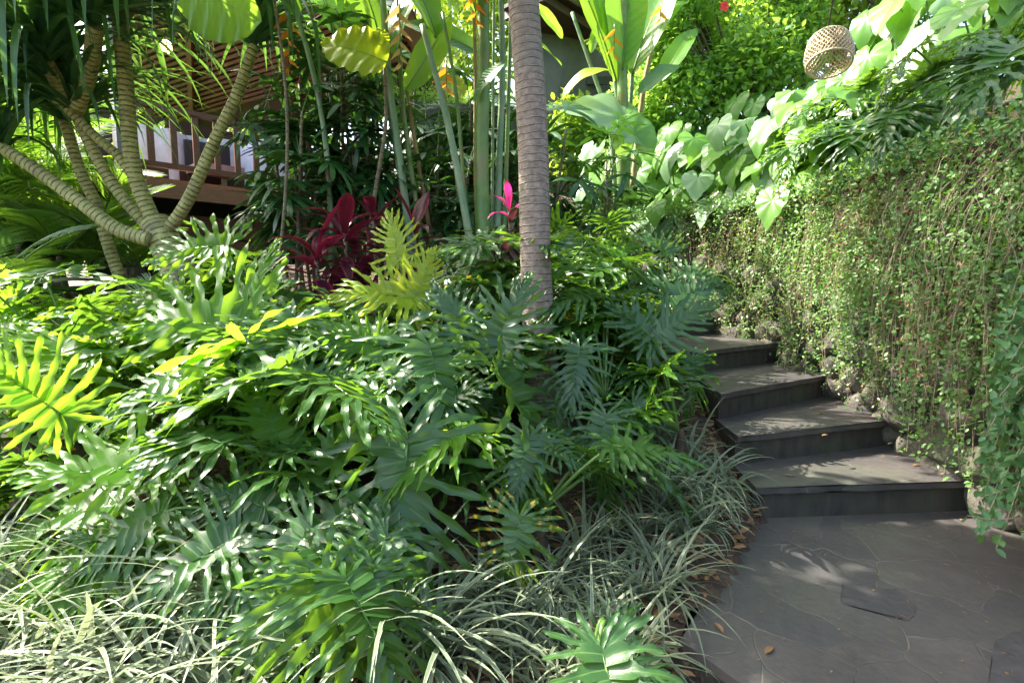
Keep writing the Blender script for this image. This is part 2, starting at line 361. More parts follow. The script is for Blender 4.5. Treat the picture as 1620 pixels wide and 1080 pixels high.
# ------------------------------------------------------------------ landing and steps
L1, L2 = PZ(1187, 836, 0), PZ(1076, 1012, 0); L3 = PZ(1172, 1080, 0); dd = L3-L2; L4 = L2+dd*4.2
mb = MB(); poly = [tuple(L2[:2]), tuple(L4[:2]), (2.75, L4[1]-.1), (2.75, 2.95), (1.2, 2.86), tuple(L1[:2])]
prism(mb, poly, -.036, 0)
o = mb.build('path', M['slate'], smooth=False); o['kind'] = 'structure'
ctr = np.mean(np.array(poly), 0); p2 = [tuple(np.array(q)+(ctr-np.array(q))*.015) for q in poly]
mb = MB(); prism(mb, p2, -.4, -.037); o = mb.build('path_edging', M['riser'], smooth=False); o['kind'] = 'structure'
mb = MB(); prism(mb, [(-.55, -3), (2.8, -3), (2.8, 1.9), (.62, 1.9), (.42, 1.72)], -.3, -.19); o = mb.build('lower_path', M['slate'], smooth=False); o['kind'] = 'structure'
for nm, pts in (('dark_flagstone', [(1333, 912), (1372, 928), (1418, 930), (1452, 960), (1440, 980), (1395, 970), (1331, 953)]), ('dark_flagstone', [(1572, 1010), (1640, 985), (1660, 1090), (1560, 1100)])):
    mb = MB(); q = [PZ(a, b, 0.004)[:2] for a, b in pts][::-1]; q = [q[i]+(q[(i+1) % len(q)]-q[i])*k/7+rng.normal(0, .0035, 2) for i in range(len(q)) for k in range(7)]; prism(mb, q, -.01, .0025)
    o = mb.build(nm, M['patch'], smooth=False); o['kind'] = 'structure'

STEP = []
for lp, rp, z in (((1197, 772), (1566, 760), .17), ((1168, 691), (1452, 660), .34), ((1142, 623), (1330, 590), .51), ((1095, 557), (1255, 540), .68)):
    a, b = PZ(*lp, z), PZ(*rp, z); STEP.append((a[:2], b[:2]+nrm(b[:2]-a[:2])*.12, z))
STEP += [(np.array((.85, 5.0)), np.array((2.4, 5.7)), .86), (np.array((.55, 5.55)), np.array((1.95, 6.3)), 1.04), (np.array((.2, 6.05)), np.array((1.35, 6.75)), 1.22), (np.array((-.4, 6.3)), np.array((.4, 7.15)), 1.4)]
st = thing('garden_steps', (1.9, 2.8, 0), 'dark slate garden steps fanning upward beside the creeper covered wall', 'steps')
for i, (a, b, z) in enumerate(STEP):
    if i+1 < len(STEP): c, d, _ = STEP[i+1]
    else: c, d = a+np.array((-.5, .3)), b+np.array((-.5, .3))
    n = nrm(np.array([-(b-a)[1], (b-a)[0]])); nn = nrm(np.array([-(d-c)[1], (d-c)[0]]))
    mb = MB(); fr = [a+(b-a)*k/24-n*(U(-.004, .004) if random.random() < .85 else U(-.014, -.004)) for k in range(25)]; prism(mb, fr+[d+nn*.04, c+nn*.04], z-.034, z); mb.build('tread', M['slate'], st, False)
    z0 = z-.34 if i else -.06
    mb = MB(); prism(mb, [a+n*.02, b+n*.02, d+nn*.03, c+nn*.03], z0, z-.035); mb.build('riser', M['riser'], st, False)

# ------------------------------------------------------------------ retaining wall with field stones
wl_ = thing('stone_wall', (2.5, 3.5, 0), 'rough field stone retaining wall behind the hanging creeper along the steps', 'wall')
n = len(WALL); tg = np.gradient(WALL, axis=0); tg /= np.linalg.norm(tg, axis=1)[:, None]; NO = np.stack([tg[:, 1]*-1, tg[:, 0]], 1)  # towards the steps
mb = MB(); ks = np.linspace(-.5, WT, 14); G = np.zeros((n, 14, 3))
G[:, :, :2] = (WALL+NO*.02)[:, None]; G[:, :, 2] = ks
G[:, :, :2] += NO[:, None]*(.03*rng.standard_normal((n, 14))[..., None])
mb.add(G, gridq(n, 14)[:, ::-1]); mb.add(np.concatenate([G[:, -1:], np.concatenate([(WALL-NO*.3)[:, None], np.full((n, 1, 1), WT)], 2)], 1), gridq(n, 2)[:, ::-1])
mb.build('masonry', M['soil'], wl_, False)
import bmesh
bm = bmesh.new(); bmesh.ops.create_icosphere(bm, subdivisions=3, radius=1); bm.verts.ensure_lookup_table()
IV = np.array([v.co[:] for v in bm.verts]); IT = np.array([[v.index for v in f.verts] for f in bm.faces]); bm.free()
def rock(mb, c, s, seed, rot=0., flat=None):
    r = np.random.default_rng(seed); d = np.zeros(len(IV))
    for k in range(5):
        w = r.standard_normal(3)*lerp(1.2, 4, k/4); d += np.sin(IV@w+r.uniform(0, 6))*.1/(1+k*.4)
    pl = r.standard_normal((13, 3)); pl /= np.linalg.norm(pl, axis=1)[:, None]
    v = IV*(1+d)[:, None]
    for q in pl:
        e = v@q; v -= np.clip(e-.74, 0, 9)[:, None]*q*.9
    v = v*np.array(s); c_, s_ = math.cos(rot), math.sin(rot); v = v@np.array([[c_, s_, 0], [-s_, c_, 0], [0, 0, 1]])
    mb.add(v+np.array(c), t=IT, a=np.tile([0, 0, r.random()], (len(v), 1)))
mb = MB(); sd = 0; s = 24
arc = np.concatenate([[0], np.cumsum(np.linalg.norm(np.diff(WALL, axis=0), axis=1))])
def wall_at(t):
    p = np.array([np.interp(t, arc, WALL[:, k]) for k in (0, 1)]); q = np.array([np.interp(t, arc, NO[:, k]) for k in (0, 1)]); return p, nrm(q)
def stair_z(y): return float(np.interp(y, [2.8, 3.35, 4.0, 4.7, 5.6, 6.3, 6.7], [0, .17, .34, .51, .68, .86, 1.1]))
for row in range(4):
    t = 3.2+row*.13
    while t < 9.6:
        w = U(.22, .42); p, q = wall_at(t+w/2); z = stair_z(p[1])+.05+row*.2+U(-.03, .03)
        rock(mb, (*(p+q*.01), z), (w*.56, .12+U(0, .05), U(.13, .17)), sd, math.atan2(-q[0], q[1])); sd += 1; t += w*.92
mb.build('field_stones', M['rock'], wl_)

# ------------------------------------------------------------------ leaf blades
def phil_blade(seed, nl=11, wav=1., bend=.35, fold=.25, wide=1., young=False):
    r = random.Random(seed); mb = MB(); NS = 15; u = np.linspace(0, 1, NS)
    def mid(s): return np.array([.02*math.sin(s*5+seed), s*(1-.1*bend*s), -bend*s*s*.7])
    for sgn in (-1, 1):
        for i in range(nl):
            t = min(1, max(0, (i+r.uniform(-.22, .22))/(nl-1))); s0 = .88*max(0, (t-.2)/.8)**1.08
            a = R(lerp(158, 10, t**.66)+r.uniform(-5, 5))
            l = np.interp(t, [0, .12, .3, .5, .7, .88, 1], [.42, .57, .64, .6, .5, .36, .26])*r.uniform(.84, 1.12)*wide
            # half the distance to the neighbouring lobe, so that the lobes join in a web near the midrib
            ds = .88*1.08/.8/(nl-1) if t > .2 else .008; da = R(148*.66*max(t, .1)**-.34/(nl-1))
            sp = .5*(ds*abs(math.sin(a))+u*l*da)*1.15+.006
            if young: w = np.minimum(sp*np.interp(u, [0, .26, .4, 1], [1, 1, .72, .62]), np.interp(u, [0, .26, .42, .8, .94, 1], [9, 9, .03, .03, .017, 0]))
            else: w = np.minimum(sp*np.interp(u, [0, .16, .3, 1], [1, 1, .74, .7]), np.interp(u, [0, .16, .3, .6, .82, .94, 1], [9, 9, .024, .029, .024, .014, 0])*r.uniform(.8, 1.2))
            ph = r.uniform(0, 6); tt = np.clip(u*3-.8, 0, 1)
            hwL = w*(1+.26*wav*tt*np.sin(u*r.uniform(13, 30)+ph)); hwR = w*(1+.26*wav*tt*np.sin(u*r.uniform(13, 30)+ph+2))
            aa = a-r.uniform(.05, .5)*u+.16*wav*np.sin(u*5+ph)*u
            dx, dy = np.sin(aa), np.cos(aa); st_ = l/(NS-1)
            cx = np.concatenate([[0], np.cumsum(dx[1:]*st_)]); cy = np.concatenate([[0], np.cumsum(dy[1:]*st_)]); rad = u*l
            m0 = mid(s0); nx, ny = dy, -dx; dr = r.uniform(.1, .55)
            zc = m0[2]+fold*.8*cx-dr*rad*rad-1.4*bend*s0*cy-.35*bend*cy*cy+.012*np.sin(rad*9+ph)
            rip = .016*wav*np.sin(u*15+ph)*np.clip(u*3-.3, 0, 1); gut = .35*w*r.uniform(.2, 1.2); tw = r.uniform(-.5, .5)*u*w
            def row(off, dz): return np.stack([m0[0]+sgn*(cx+nx*off), m0[1]+cy+ny*off, zc+dz], 1)
            g = np.stack([row(-hwL, gut+rip+tw), row(-hwL*.5, gut*.4+rip*.4+tw*.5), row(0*u, 0*u), row(hwR*.5, gut*.4-rip*.4-tw*.5), row(hwR, gut-rip-tw)], 1)
            at = np.zeros((NS, 5, 3)); at[:, :, 0] = np.linspace(-1, 1, 5); at[:, :, 1] = u[:, None]; at[..., 2] = r.random()*.3
            q = gridq(NS, 5); mb.add(g, q if sgn > 0 else q[:, ::-1], a=at)
    ss = np.linspace(0, .97, 12); pm = np.array([mid(s_) for s_ in ss]); pm[:, 2] += .002
    tube(mb, pm, np.linspace(.011, .002, 12), 5, 1)
    return mb.mesh('philodendron_leaf', [M['phil'], M['petiole']])
PH = [phil_blade(k, 13 if k in (2, 7) else random.choice([13, 14, 15]), w, b, f, wd, k == 2) for k, (w, b, f, wd) in enumerate([(1, .3, .3, 1), (1.1, .5, .15, 1.05), (.8, .15, .45, .95), (1.2, .7, .1, 1), (.9, .4, .5, 1.05), (1, .25, .0, 1.1), (1.2, .9, .2, .95), (.7, .1, .2, 1)])]

def grid_leaf(name, L, prof, mats, nu=14, nv=5, bend=.3, fold=.2, rip=.0, ripf=9, seed=0, midrib=.008, twist=0., flat=0):
    r = random.Random(seed); mb = MB(); u = np.linspace(0, 1, nu); w = np.interp(u, *zip(*prof)); v = np.linspace(-1, 1, nv)
    ang = bend*u; cy = np.concatenate([[0], np.cumsum(np.cos(ang[1:]))])*L/(nu-1); cz = -np.concatenate([[0], np.cumsum(np.sin(ang[1:]))])*L/(nu-1)
    U_, V_ = np.meshgrid(u, v, indexing='ij'); ph = r.uniform(0, 6)
    off = V_*w[:, None]; x = off*math.cos(fold)
    zz = np.abs(off)*math.sin(fold)+rip*np.abs(V_)*np.sin(U_*ripf+ph+V_)
    tw = twist*u; x2 = x*np.cos(tw)[:, None]-zz*np.sin(tw)[:, None]; z2 = x*np.sin(tw)[:, None]+zz*np.cos(tw)[:, None]
    g = np.stack([x2, cy[:, None]+z2*np.sin(ang)[:, None], cz[:, None]+z2*np.cos(ang)[:, None]], -1)
    at = np.stack([V_, U_, np.full_like(U_, r.random()*.4)], -1); mb.add(g, gridq(nu, nv), a=at)
    if midrib: tube(mb, np.stack([0*u, cy, cz-.003], 1)[:-1], np.linspace(midrib, midrib*.2, nu-1), 5, min(1, len(mats)-1))
    return mb.mesh(name, mats)
PADP = [(0, .0), (.04, .05), (.15, .12), (.4, .165), (.65, .15), (.85, .09), (.95, .035), (1, 0)]
PAD = [grid_leaf('heliconia_leaf', 1, PADP, [M['paddle'], M['petiole']], 18, 7, b, f, rp, 13, k) for k, (b, f, rp) in enumerate([(.5, .25, .008), (.9, .15, .015), (.25, .35, .01), (1.3, .2, .012)])]
BRD = [grid_leaf('broad_leaf', 1, [(0, .1), (.05, .3), (.2, .44), (.45, .46), (.7, .38), (.88, .22), (1, 0)], [M['paddle_yellow'], M['petiole']], 22, 9, b, .12, .035, 34, k) for k, b in enumerate([.4, .9])]
CRD = [grid_leaf('cordyline_leaf', 1, [(0, .02), (.1, .035), (.35, .085), (.6, .09), (.85, .045), (1, 0)], [M['red'], M['maroon']], 10, 5, b, .3, .0, 8, k, .004) for k, b in enumerate([.3, .9, 1.6])]

def taro_blade(seed, cup=.1, bend=.5):
    r = random.Random(seed); mb = MB(); nph, nr = 33, 7
    ph = np.linspace(-R(166), R(166), nph); a = np.abs(np.degrees(ph))
    rr = np.interp(a, [0, 8, 20, 45, 80, 115, 140, 155, 166], [.72, .64, .52, .43, .40, .42, .44, .4, .26])*(1+.015*np.sin(ph*9+r.uniform(0, 6)))
    k = np.linspace(0, 1, nr); PHI, K = np.meshgrid(ph, k, indexing='ij'); rad = rr[:, None]*K
    x = np.sin(PHI)*rad; y = np.cos(PHI)*rad
    z = -bend*np.where(y > 0, y*y, .8*y*y)+cup*np.abs(x)-.35*x*x+.018*K*np.sin(PHI*8+r.uniform(0, 6))+.008*K*np.cos(PHI*14)
    mp = (np.abs(((np.degrees(PHI)/27)+.5) % 1-.5)*2)*np.sqrt(K)+.12*(1-K); at = np.stack([mp, K, np.full_like(K, r.random()*.4)], -1)
    mb.add(np.stack([x, y+.0, z], -1), gridq(nph, nr)[:, ::-1], a=at)
    return mb.mesh('taro_leaf', [M['taro'], M['petiole']])
TAR = [taro_blade(k, c, b) for k, (c, b) in enumerate([(.1, .4), (.25, .6), (.0, .8), (.2, .25)])]

def fan_blade(seed, n=8, spread=200):
    r = random.Random(seed); mb = MB(); NS = 7
    for i in range(n):
        a = R(lerp(-spread/2, spread/2, i/(n-1))+r.uniform(-4, 4)); L = r.uniform(.8, 1.05)*(1-.18*abs(i/(n-1)-.5)*2); u = np.linspace(0, 1, NS)
        w = np.interp(u, [0, .2, .5, .85, .97, 1], [.012, .05, .066, .055, .035, .012]); dr = r.uniform(.25, .9)
        rad = u*L; cx = np.sin(a)*rad*(1-.12*dr*u); cy = np.cos(a)*rad*(1-.12*dr*u); cz = .15*rad-dr*rad*rad*.75
        nx, ny = math.cos(a), -math.sin(a)
        g = np.stack([np.stack([cx-nx*w, cy-ny*w, cz+.012-.25*w], 1), np.stack([cx, cy, cz], 1), np.stack([cx+nx*w, cy+ny*w, cz-.25*w], 1)], 1)
        at = np.zeros((NS, 3, 3)); at[:, 0, 0] = -1; at[:, 2, 0] = 1; at[:, :, 1] = u[:, None]; at[..., 2] = r.random()
        mb.add(g, gridq(NS, 3), a=at)
    return mb.mesh('fan_leaf', [M['lady'], M['petiole']])
FAN = [fan_blade(k, random.choice([7, 8, 9, 10]), random.choice([190, 215, 235])) for k in range(6)]

def pinnate(seed, n=34, L=1., ll=.36, mat='areca', arch=1., droop=.7):
    r = random.Random(seed); mb = MB(); u = np.linspace(0, 1, 16); ang = lerp(.0, arch, 1)*u**1.3
    cy = np.concatenate([[0], np.cumsum(np.cos(ang[1:]))])*L/15; cz = -np.concatenate([[0], np.cumsum(np.sin(ang[1:]))])*L/15
    tube(mb, np.stack([0*u, cy, cz], 1), np.linspace(.012, .003, 16), 5, 1)
    for sgn in (-1, 1):
        for i in range(n):
            s = .12+.86*i/(n-1); y0, z0 = np.interp(s, u, cy), np.interp(s, u, cz); t0 = np.interp(s, u, ang)
            l = ll*np.interp(s, [.1, .3, .6, 1], [.6, 1, .95, .35])*r.uniform(.85, 1.1); sw = R(lerp(65, 28, s)+r.uniform(-5, 5)); v = np.linspace(0, 1, 5)
            d = np.array([sgn*math.sin(sw), math.cos(sw)*math.cos(t0), -math.cos(sw)*math.sin(t0)+.22])
            c = np.array([0, y0, z0])+d*(v*l)[:, None]; c[:, 2] -= droop*(v*l)**2*1.8
            w = .011*np.interp(v, [0, .2, .6, 1], [.5, 1, .9, .05])
            g = np.stack([c+np.array([0, -1, .25])*w[:, None], c+np.array([0, 1, .25])*w[:, None]], 1)
            at = np.zeros((5, 2, 3)); at[:, 1, 0] = 1; at[:, :, 1] = v[:, None]; at[..., 2] = r.random()*.5
            mb.add(g, gridq(5, 2), a=at)
    return mb.mesh('frond', [M[mat], M['petiole']])
PIN = [pinnate(k, 34, 1, .36, 'areca', a, d) for k, (a, d) in enumerate([(.9, .6), (1.3, .9), (.5, .4)])]

def small_leaves(mb, pos, dirs, nor, L, W, m=0, shape=.42):       # folded ovals, all at once
    N = len(pos); L = np.broadcast_to(L, (N,))[:, None]; W = np.broadcast_to(W, (N,))[:, None]
    d = dirs/(np.linalg.norm(dirs, axis=1)[:, None]+1e-9); sx = np.cross(d, nor); sx /= np.linalg.norm(sx, axis=1)[:, None]+1e-9; nn = np.cross(sx, d)
    b = pos; l1 = pos+d*L*.3-sx*W*.85+nn*W*.25; l2 = pos+d*L*.66-sx*W*.8+nn*W*.2; tp = pos+d*L-nn*L*.08; r2 = pos+d*L*.66+sx*W*.8+nn*W*.2; r1 = pos+d*L*.3+sx*W*.85+nn*W*.25; m1 = pos+d*L*.5
    v = np.stack([b, l1, l2, tp, r2, r1, m1], 1); at = np.zeros((N, 7, 3)); at[:, 1:3, 0] = -1; at[:, 4:6, 0] = 1; at[:, :, 1] = np.array([0, .3, .66, 1, .66, .3, .5]); at[..., 2] = rng.random(N)[:, None]
    k = np.arange(N)[:, None, None]*7; q = (np.array([[0, 6, 2, 1], [6, 3, 2, 2], [0, 5, 4, 6]])[None]+k)
    q4 = np.concatenate([(np.array([[0, 6, 2, 1], [0, 5, 4, 6]])[None]+k).reshape(-1, 4)]); t3 = (np.array([[6, 3, 2], [6, 4, 3]])[None]+k).reshape(-1, 3)
    mb.add(v, q4, t3, at, m)
def straps(mb, base, az, el, L, W, grav, segs=8, fold=.3, m=0, kink=0., upd=None):   # N curving strap leaves
    N = len(az); u = np.linspace(0, 1, segs); base = np.broadcast_to(base, (N, 3)); L = np.broadcast_to(L, (N,)); W = np.broadcast_to(W, (N,)); grav = np.broadcast_to(grav, (N,))
    e = el[:, None]-grav[:, None]*u[None]**1.2*2.2-np.where(u[None] > .55, np.broadcast_to(kink, (N,))[:, None], 0); e = np.maximum(e, -1.5)
    ds = L[:, None]/(segs-1); h = np.concatenate([np.zeros((N, 1)), np.cumsum(np.cos(e[:, 1:])*ds, 1)], 1); z = np.concatenate([np.zeros((N, 1)), np.cumsum(np.sin(e[:, 1:])*ds, 1)], 1)
    ca, sa = np.cos(az), np.sin(az); c = np.stack([base[:, 0, None]+h*ca[:, None], base[:, 1, None]+h*sa[:, None], base[:, 2, None]+z], -1)
    w = W[:, None]*np.interp(u, [0, .08, .4, .75, 1], [.7, 1, .95, .55, .02])[None]
    s = np.stack([-sa, ca, 0*ca], -1)[:, None]; nn = np.stack([-np.sin(e)*ca[:, None], -np.sin(e)*sa[:, None], np.cos(e)], -1)
    g = np.stack([c-s*w[..., None]+nn*w[..., None]*fold, c, c+s*w[..., None]+nn*w[..., None]*fold], 2)
    at = np.zeros((N, segs, 3, 3)); at[:, :, 0, 0] = -1; at[:, :, 2, 0] = 1; at[..., 1] = u[None, :, None]; at[..., 2] = rng.random(N)[:, None, None]
    q = gridq(segs, 3)[None]+(np.arange(N)*segs*3)[:, None, None]
    mb.add(g, q.reshape(-1, 4), a=at, m=m)

def petiole(parent, leaf, pts, r0, r1, mat=None, name='petiole'):
    mb = MB(); pp = bez(pts, 9); tube(mb, pp, np.linspace(r0, r1, 9), 6, 0, False)
    o = mb.build(name, mat or M['petiole']); o.parent = leaf; o.matrix_parent_inverse = wmat(leaf).inverted(); return o

# ------------------------------------------------------------------ philodendrons of the bed
KEEP = [(20, 1045, 140, 2.2), (150, 1060, 100, 2.1), (960, 900, 80, 2.0), (640, 830, 120, 1.9), (915, 590, 60, 2.6), (790, 480, 80, 2.7), (1040, 500, 80, 2.95), (820, 745, 55, 2.1), (800, 880, 60, 1.9), (590, 520, 70, 2.6), (600, 410, 90, 3.1), (640, 450, 80, 3.0), (320, 400, 100, 3.0), (240, 500, 130, 2.6), (400, 450, 60, 2.8), (410, 640, 50, 2.1), (130, 720, 120, 2.05), (50, 600, 80, 1.95), (540, 680, 60, 2.05), (850, 600, 40, 3.0), (370, 820, 80, 2.0), (1150, 640, 90, 3.0), (545, 385, 100, 3.9)]
def proj(p):
    y = p[1]*math.cos(PITCH)-(p[2]-H)*math.sin(PITCH); z = p[1]*math.sin(PITCH)+(p[2]-H)*math.cos(PITCH); return CX+F*p[0]/y, CY-F*z/y
def covers(b, tp):
    for f in (0, .5, 1):
        q = b+(tp-b)*f; x, y = proj(q)
        for kx, ky, kr, kd in KEEP:
            if q[1] < kd+.1 and math.hypot(x-kx, y-ky) < kr: return True
    return False
def phil_plant(x, y, label, heroes, nfill, rad=(.4, .75), size=(.38, .62), mat=None, group='philodendrons filling the planting bed', sect=(0, 360), el=(20, 75), z=None):
    g = gz(x, y) if z is None else z; c = np.array([x, y, g])
    t = thing('philodendron', c, label, 'philodendron', group)
    mb = MB(); tube(mb, bez([c-[0, 0, .05], c+[U(-.03, .03), U(-.03, .03), .1], c+[U(-.05, .05), U(-.05, .05), .22]], 8), [.045, .042, .04, .036, .032, .026, .018, .006], 8)
    mb.build('stem', M['stem_dark'], t)
    top = c+np.array([0, 0, .2])
    for hb, ht, db, dt, up, mk, v in heroes:
        b, tp = P(*hb, db), P(*ht, dt)
        lf = inst('leaf', PH[v], frame(b, tp, up, np.linalg.norm(tp-b)*1.0), t, M[mk] if mk else None)
        petiole(t, lf, [top, (top+b)/2+np.array([0, 0, .12]), b+np.array([0, 0, 0])], .011, .007)
    for k in range(nfill):
        for tries in range(12):
            az = R(U(*sect)); e = R(U(*el)); r_ = U(*rad); d = np.array([math.cos(az)*math.cos(e), math.sin(az)*math.cos(e), math.sin(e)])
            b = top+d*r_; S = U(*size); pt = R(U(-15, 55)) if e > .6 else R(U(5, 60))
            az2 = az+U(-.4, .4); td = np.array([math.cos(az2)*math.cos(pt), math.sin(az2)*math.cos(pt), -math.sin(pt)]); tp = b+td*S
            ok = tp[1] > .95 and b[1] > 1.0 and min(tp[0], 9) < stair_left(tp[1])+.02 and b[0] < stair_left(b[1])-.05
            ok = ok and not covers(b, tp)
            if z is not None: ok = True
            if ok and min(tp[2], b[2]) > gz(tp[0], tp[1])+.02: break
        else: continue
        up = np.array([math.cos(az2)*math.sin(pt)+U(-.25, .25), math.sin(az2)*math.sin(pt)+U(-.25, .25), math.cos(pt)])
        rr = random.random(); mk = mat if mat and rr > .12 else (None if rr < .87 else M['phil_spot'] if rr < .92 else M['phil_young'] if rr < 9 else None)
        lf = inst('leaf', random.choice(PH), frame(b, tp, up, S, U(.9, 1.1)), t, mk)
        petiole(t, lf, [top, top+d*r_*.55+np.array([0, 0, .1*r_]), b], .010, .006)
    return t
UC = (0, -.6, .8); FC = (0, -1, .25)
Y_, YY = 'phil_young', 'phil_yellow'
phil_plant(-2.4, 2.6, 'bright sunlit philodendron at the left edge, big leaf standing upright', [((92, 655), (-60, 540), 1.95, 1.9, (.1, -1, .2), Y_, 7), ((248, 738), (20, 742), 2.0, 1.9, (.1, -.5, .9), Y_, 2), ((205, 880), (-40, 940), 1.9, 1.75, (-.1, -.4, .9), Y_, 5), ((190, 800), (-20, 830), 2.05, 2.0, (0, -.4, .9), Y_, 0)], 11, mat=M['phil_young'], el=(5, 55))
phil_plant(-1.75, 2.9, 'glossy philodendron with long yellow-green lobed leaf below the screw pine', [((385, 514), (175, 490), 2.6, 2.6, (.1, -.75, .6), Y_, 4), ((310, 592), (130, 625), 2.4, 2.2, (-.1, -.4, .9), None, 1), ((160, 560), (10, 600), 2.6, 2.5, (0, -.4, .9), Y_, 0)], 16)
phil_plant(-1.5, 3.3, 'tall philodendron with bright upright leaves in front of the screw pine trunks', [((358, 390), (225, 395), 3.0, 2.9, (0, -.8, .6), Y_, 0), ((388, 510), (425, 385), 2.8, 2.95, (-.5, -.8, .3), Y_, 7), ((300, 470), (180, 470), 3.0, 2.9, (0, -.7, .7), Y_, 0)], 14)
phil_plant(-1.0, 2.25, 'dark glossy philodendron left of the large drooping centre leaf', [((462, 768), (275, 885), 2.0, 1.8, (-.2, -.5, .8), None, 1), ((437, 695), (385, 592), 2.1, 2.2, (.3, -.8, .5), Y_, 7), ((330, 690), (180, 740), 2.1, 1.9, (-.2, -.5, .8), None, 0), ((240, 870), (110, 835), 1.9, 1.85, (0, -.5, .9), None, 5), ((560, 810), (400, 900), 1.85, 1.7, (-.1, -.6, .8), None, 1)], 16)
phil_plant(-.45, 2.5, 'philodendron with one very large drooping dark leaf in the middle of the bed', [((640, 700), (628, 965), 1.95, 1.65, (0, -.8, .6), None, 5), ((525, 735), (590, 615), 2.0, 2.1, (-.4, -.8, .3), Y_, 2), ((505, 610), (400, 560), 2.3, 2.3, (0, -.5, .9), None, 4), ((680, 640), (760, 600), 2.3, 2.2, (0, -.6, .8), None, 0)], 13)
phil_plant(-.55, 3.15, 'philodendron with yellowing upright leaves before the red cordyline', [((632, 412), (610, 335), 3.1, 3.15, (-.1, -.9, .3), YY, 5), ((650, 468), (525, 452), 3.0, 2.9, (.1, -.8, .6), YY, 4), ((655, 470), (690, 395), 3.0, 3.1, (.4, -.9, .2), YY, 7), ((597, 548), (490, 525), 2.6, 2.5, (.1, -.75, .6), Y_, 7), ((470, 520), (400, 560), 2.9, 2.8, (0, -.6, .8), None, 1)], 11)
phil_plant(-.05, 2.85, 'philodendron with glossy leaf raised just left of the palm trunk', [((792, 548), (822, 425), 2.6, 2.7, (-.2, -.9, .4), None, 4), ((745, 545), (690, 440), 2.75, 2.85, (0, -.8, .6), None, 0), ((770, 640), (700, 600), 2.5, 2.5, (0, -.6, .8), None, 5)], 9, rad=(.35, .6))
phil_plant(.12, 2.15, 'philodendron with drooping yellow blotched leaf above the grass clumps', [((822, 822), (798, 950), 1.9, 1.8, (0, -.9, .4), 'phil_spot', 3), ((834, 695), (815, 805), 2.1, 1.95, (.1, -.7, .7), None, 5), ((860, 700), (930, 730), 2.2, 2.1, (.2, -.6, .8), None, 1)], 5, rad=(.3, .5), size=(.3, .42))
phil_plant(.5, 2.85, 'philodendron with star shaped leaf just right of the palm trunk', [((915, 552), (905, 640), 2.65, 2.45, (0, -.45, .9), None, 5), ((925, 690), (990, 745), 2.5, 2.35, (.2, -.6, .8), None, 1), ((900, 620), (850, 690), 2.6, 2.5, (0, -.6, .8), None, 3)], 13, rad=(.3, .6), size=(.34, .5))
phil_plant(.86, 2.72, 'low dark philodendron between the palm trunk and the second step', [((1000, 640), (1050, 720), 2.6, 2.45, (.1, -.6, .8), None, 4), ((960, 660), (940, 760), 2.45, 2.3, (0, -.6, .8), None, 1)], 8, rad=(.25, .42), size=(.3, .42))
phil_plant(.8, 3.3, 'philodendron with wide pale green fan leaf beside the fourth step', [((1027, 533), (1125, 480), 2.9, 2.9, (0, -.8, .6), None, 7), ((1030, 533), (960, 470), 2.9, 2.95, (0, -.8, .6), None, 2), ((1095, 568), (1110, 650), 3.1, 2.95, (.2, -.7, .6), None, 3), ((1060, 470), (1150, 440), 3.4, 3.5, (0, -.7, .7), None, 0)], 14, rad=(.35, .65), size=(.34, .52))
phil_plant(.62, 4.1, 'young bright philodendron on thin stalks behind the palm trunk', [((962, 425), (880, 450), 3.7, 3.6, (0, -.5, .9), Y_, 0), ((955, 415), (1010, 385), 3.8, 3.9, (0, -.7, .7), Y_, 7), ((920, 400), (880, 370), 4, 4, (0, -.7, .7), None, 2)], 8, rad=(.4, .7), size=(.3, .45))
phil_plant(1.0, 4.5, 'dark philodendron beside the upper steps near the wall corner', [((1085, 430), (1170, 440), 4.0, 3.9, (0, -.6, .8), None, 1), ((1060, 400), (1010, 360), 4.2, 4.3, (0, -.7, .7), None, 4)], 9, rad=(.4, .65), size=(.35, .5))
phil_plant(-.75, 1.75, 'low glossy philodendron over the striped grass at the bottom', [((470, 955), (215, 1065), 1.65, 1.45, (-.25, -.75, .6), None, 6), ((590, 900), (575, 1070), 1.6, 1.45, (.3, -.9, .3), None, 3), ((420, 900), (300, 960), 1.75, 1.6, (-.1, -.6, .8), None, 5), ((520, 930), (430, 1060), 1.6, 1.45, (-.1, -.6, .8), None, 3), ((640, 960), (700, 1050), 1.6, 1.5, (.1, -.7, .7), None, 6)], 4, rad=(.22, .42), size=(.3, .42), mat=M['phil'])
phil_plant(.3, 1.6, 'small dark philodendron beside the landing corner at the bottom', [((945, 1045), (1060, 1075), 1.5, 1.42, (0, -.5, .9), None, 7), ((940, 1030), (1010, 960), 1.55, 1.6, (0, -.7, .7), None, 0)], 2, rad=(.2, .3), size=(.25, .35))
phil_plant(-.95, 1.95, 'glossy philodendron spreading wide fans over the grass at lower left', [((370, 850), (170, 950), 1.8, 1.6, (-.15, -.6, .8), None, 4), ((490, 840), (370, 1000), 1.75, 1.55, (-.1, -.65, .75), None, 0), ((260, 810), (80, 880), 1.9, 1.75, (-.1, -.55, .8), None, 1), ((610, 850), (500, 1010), 1.75, 1.55, (0, -.7, .7), None, 6), ((420, 800), (300, 760), 1.9, 1.9, (0, -.6, .8), None, 5)], 3, rad=(.25, .4), size=(.35, .45), mat=M['phil'])
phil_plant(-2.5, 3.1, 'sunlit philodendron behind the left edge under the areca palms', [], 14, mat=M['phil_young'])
phil_plant(-1.1, 2.85, 'dense dark philodendron between the centre and the left bright leaves', [], 18, size=(.4, .6))
phil_plant(-1.75, 2.1, 'half shaded philodendron at the left above the pale grass', [((170, 915), (-10, 960), 1.8, 1.7, (0, -.5, .9), Y_, 1)], 6, rad=(.25, .45), size=(.35, .5), sect=(20, 200), el=(5, 50))
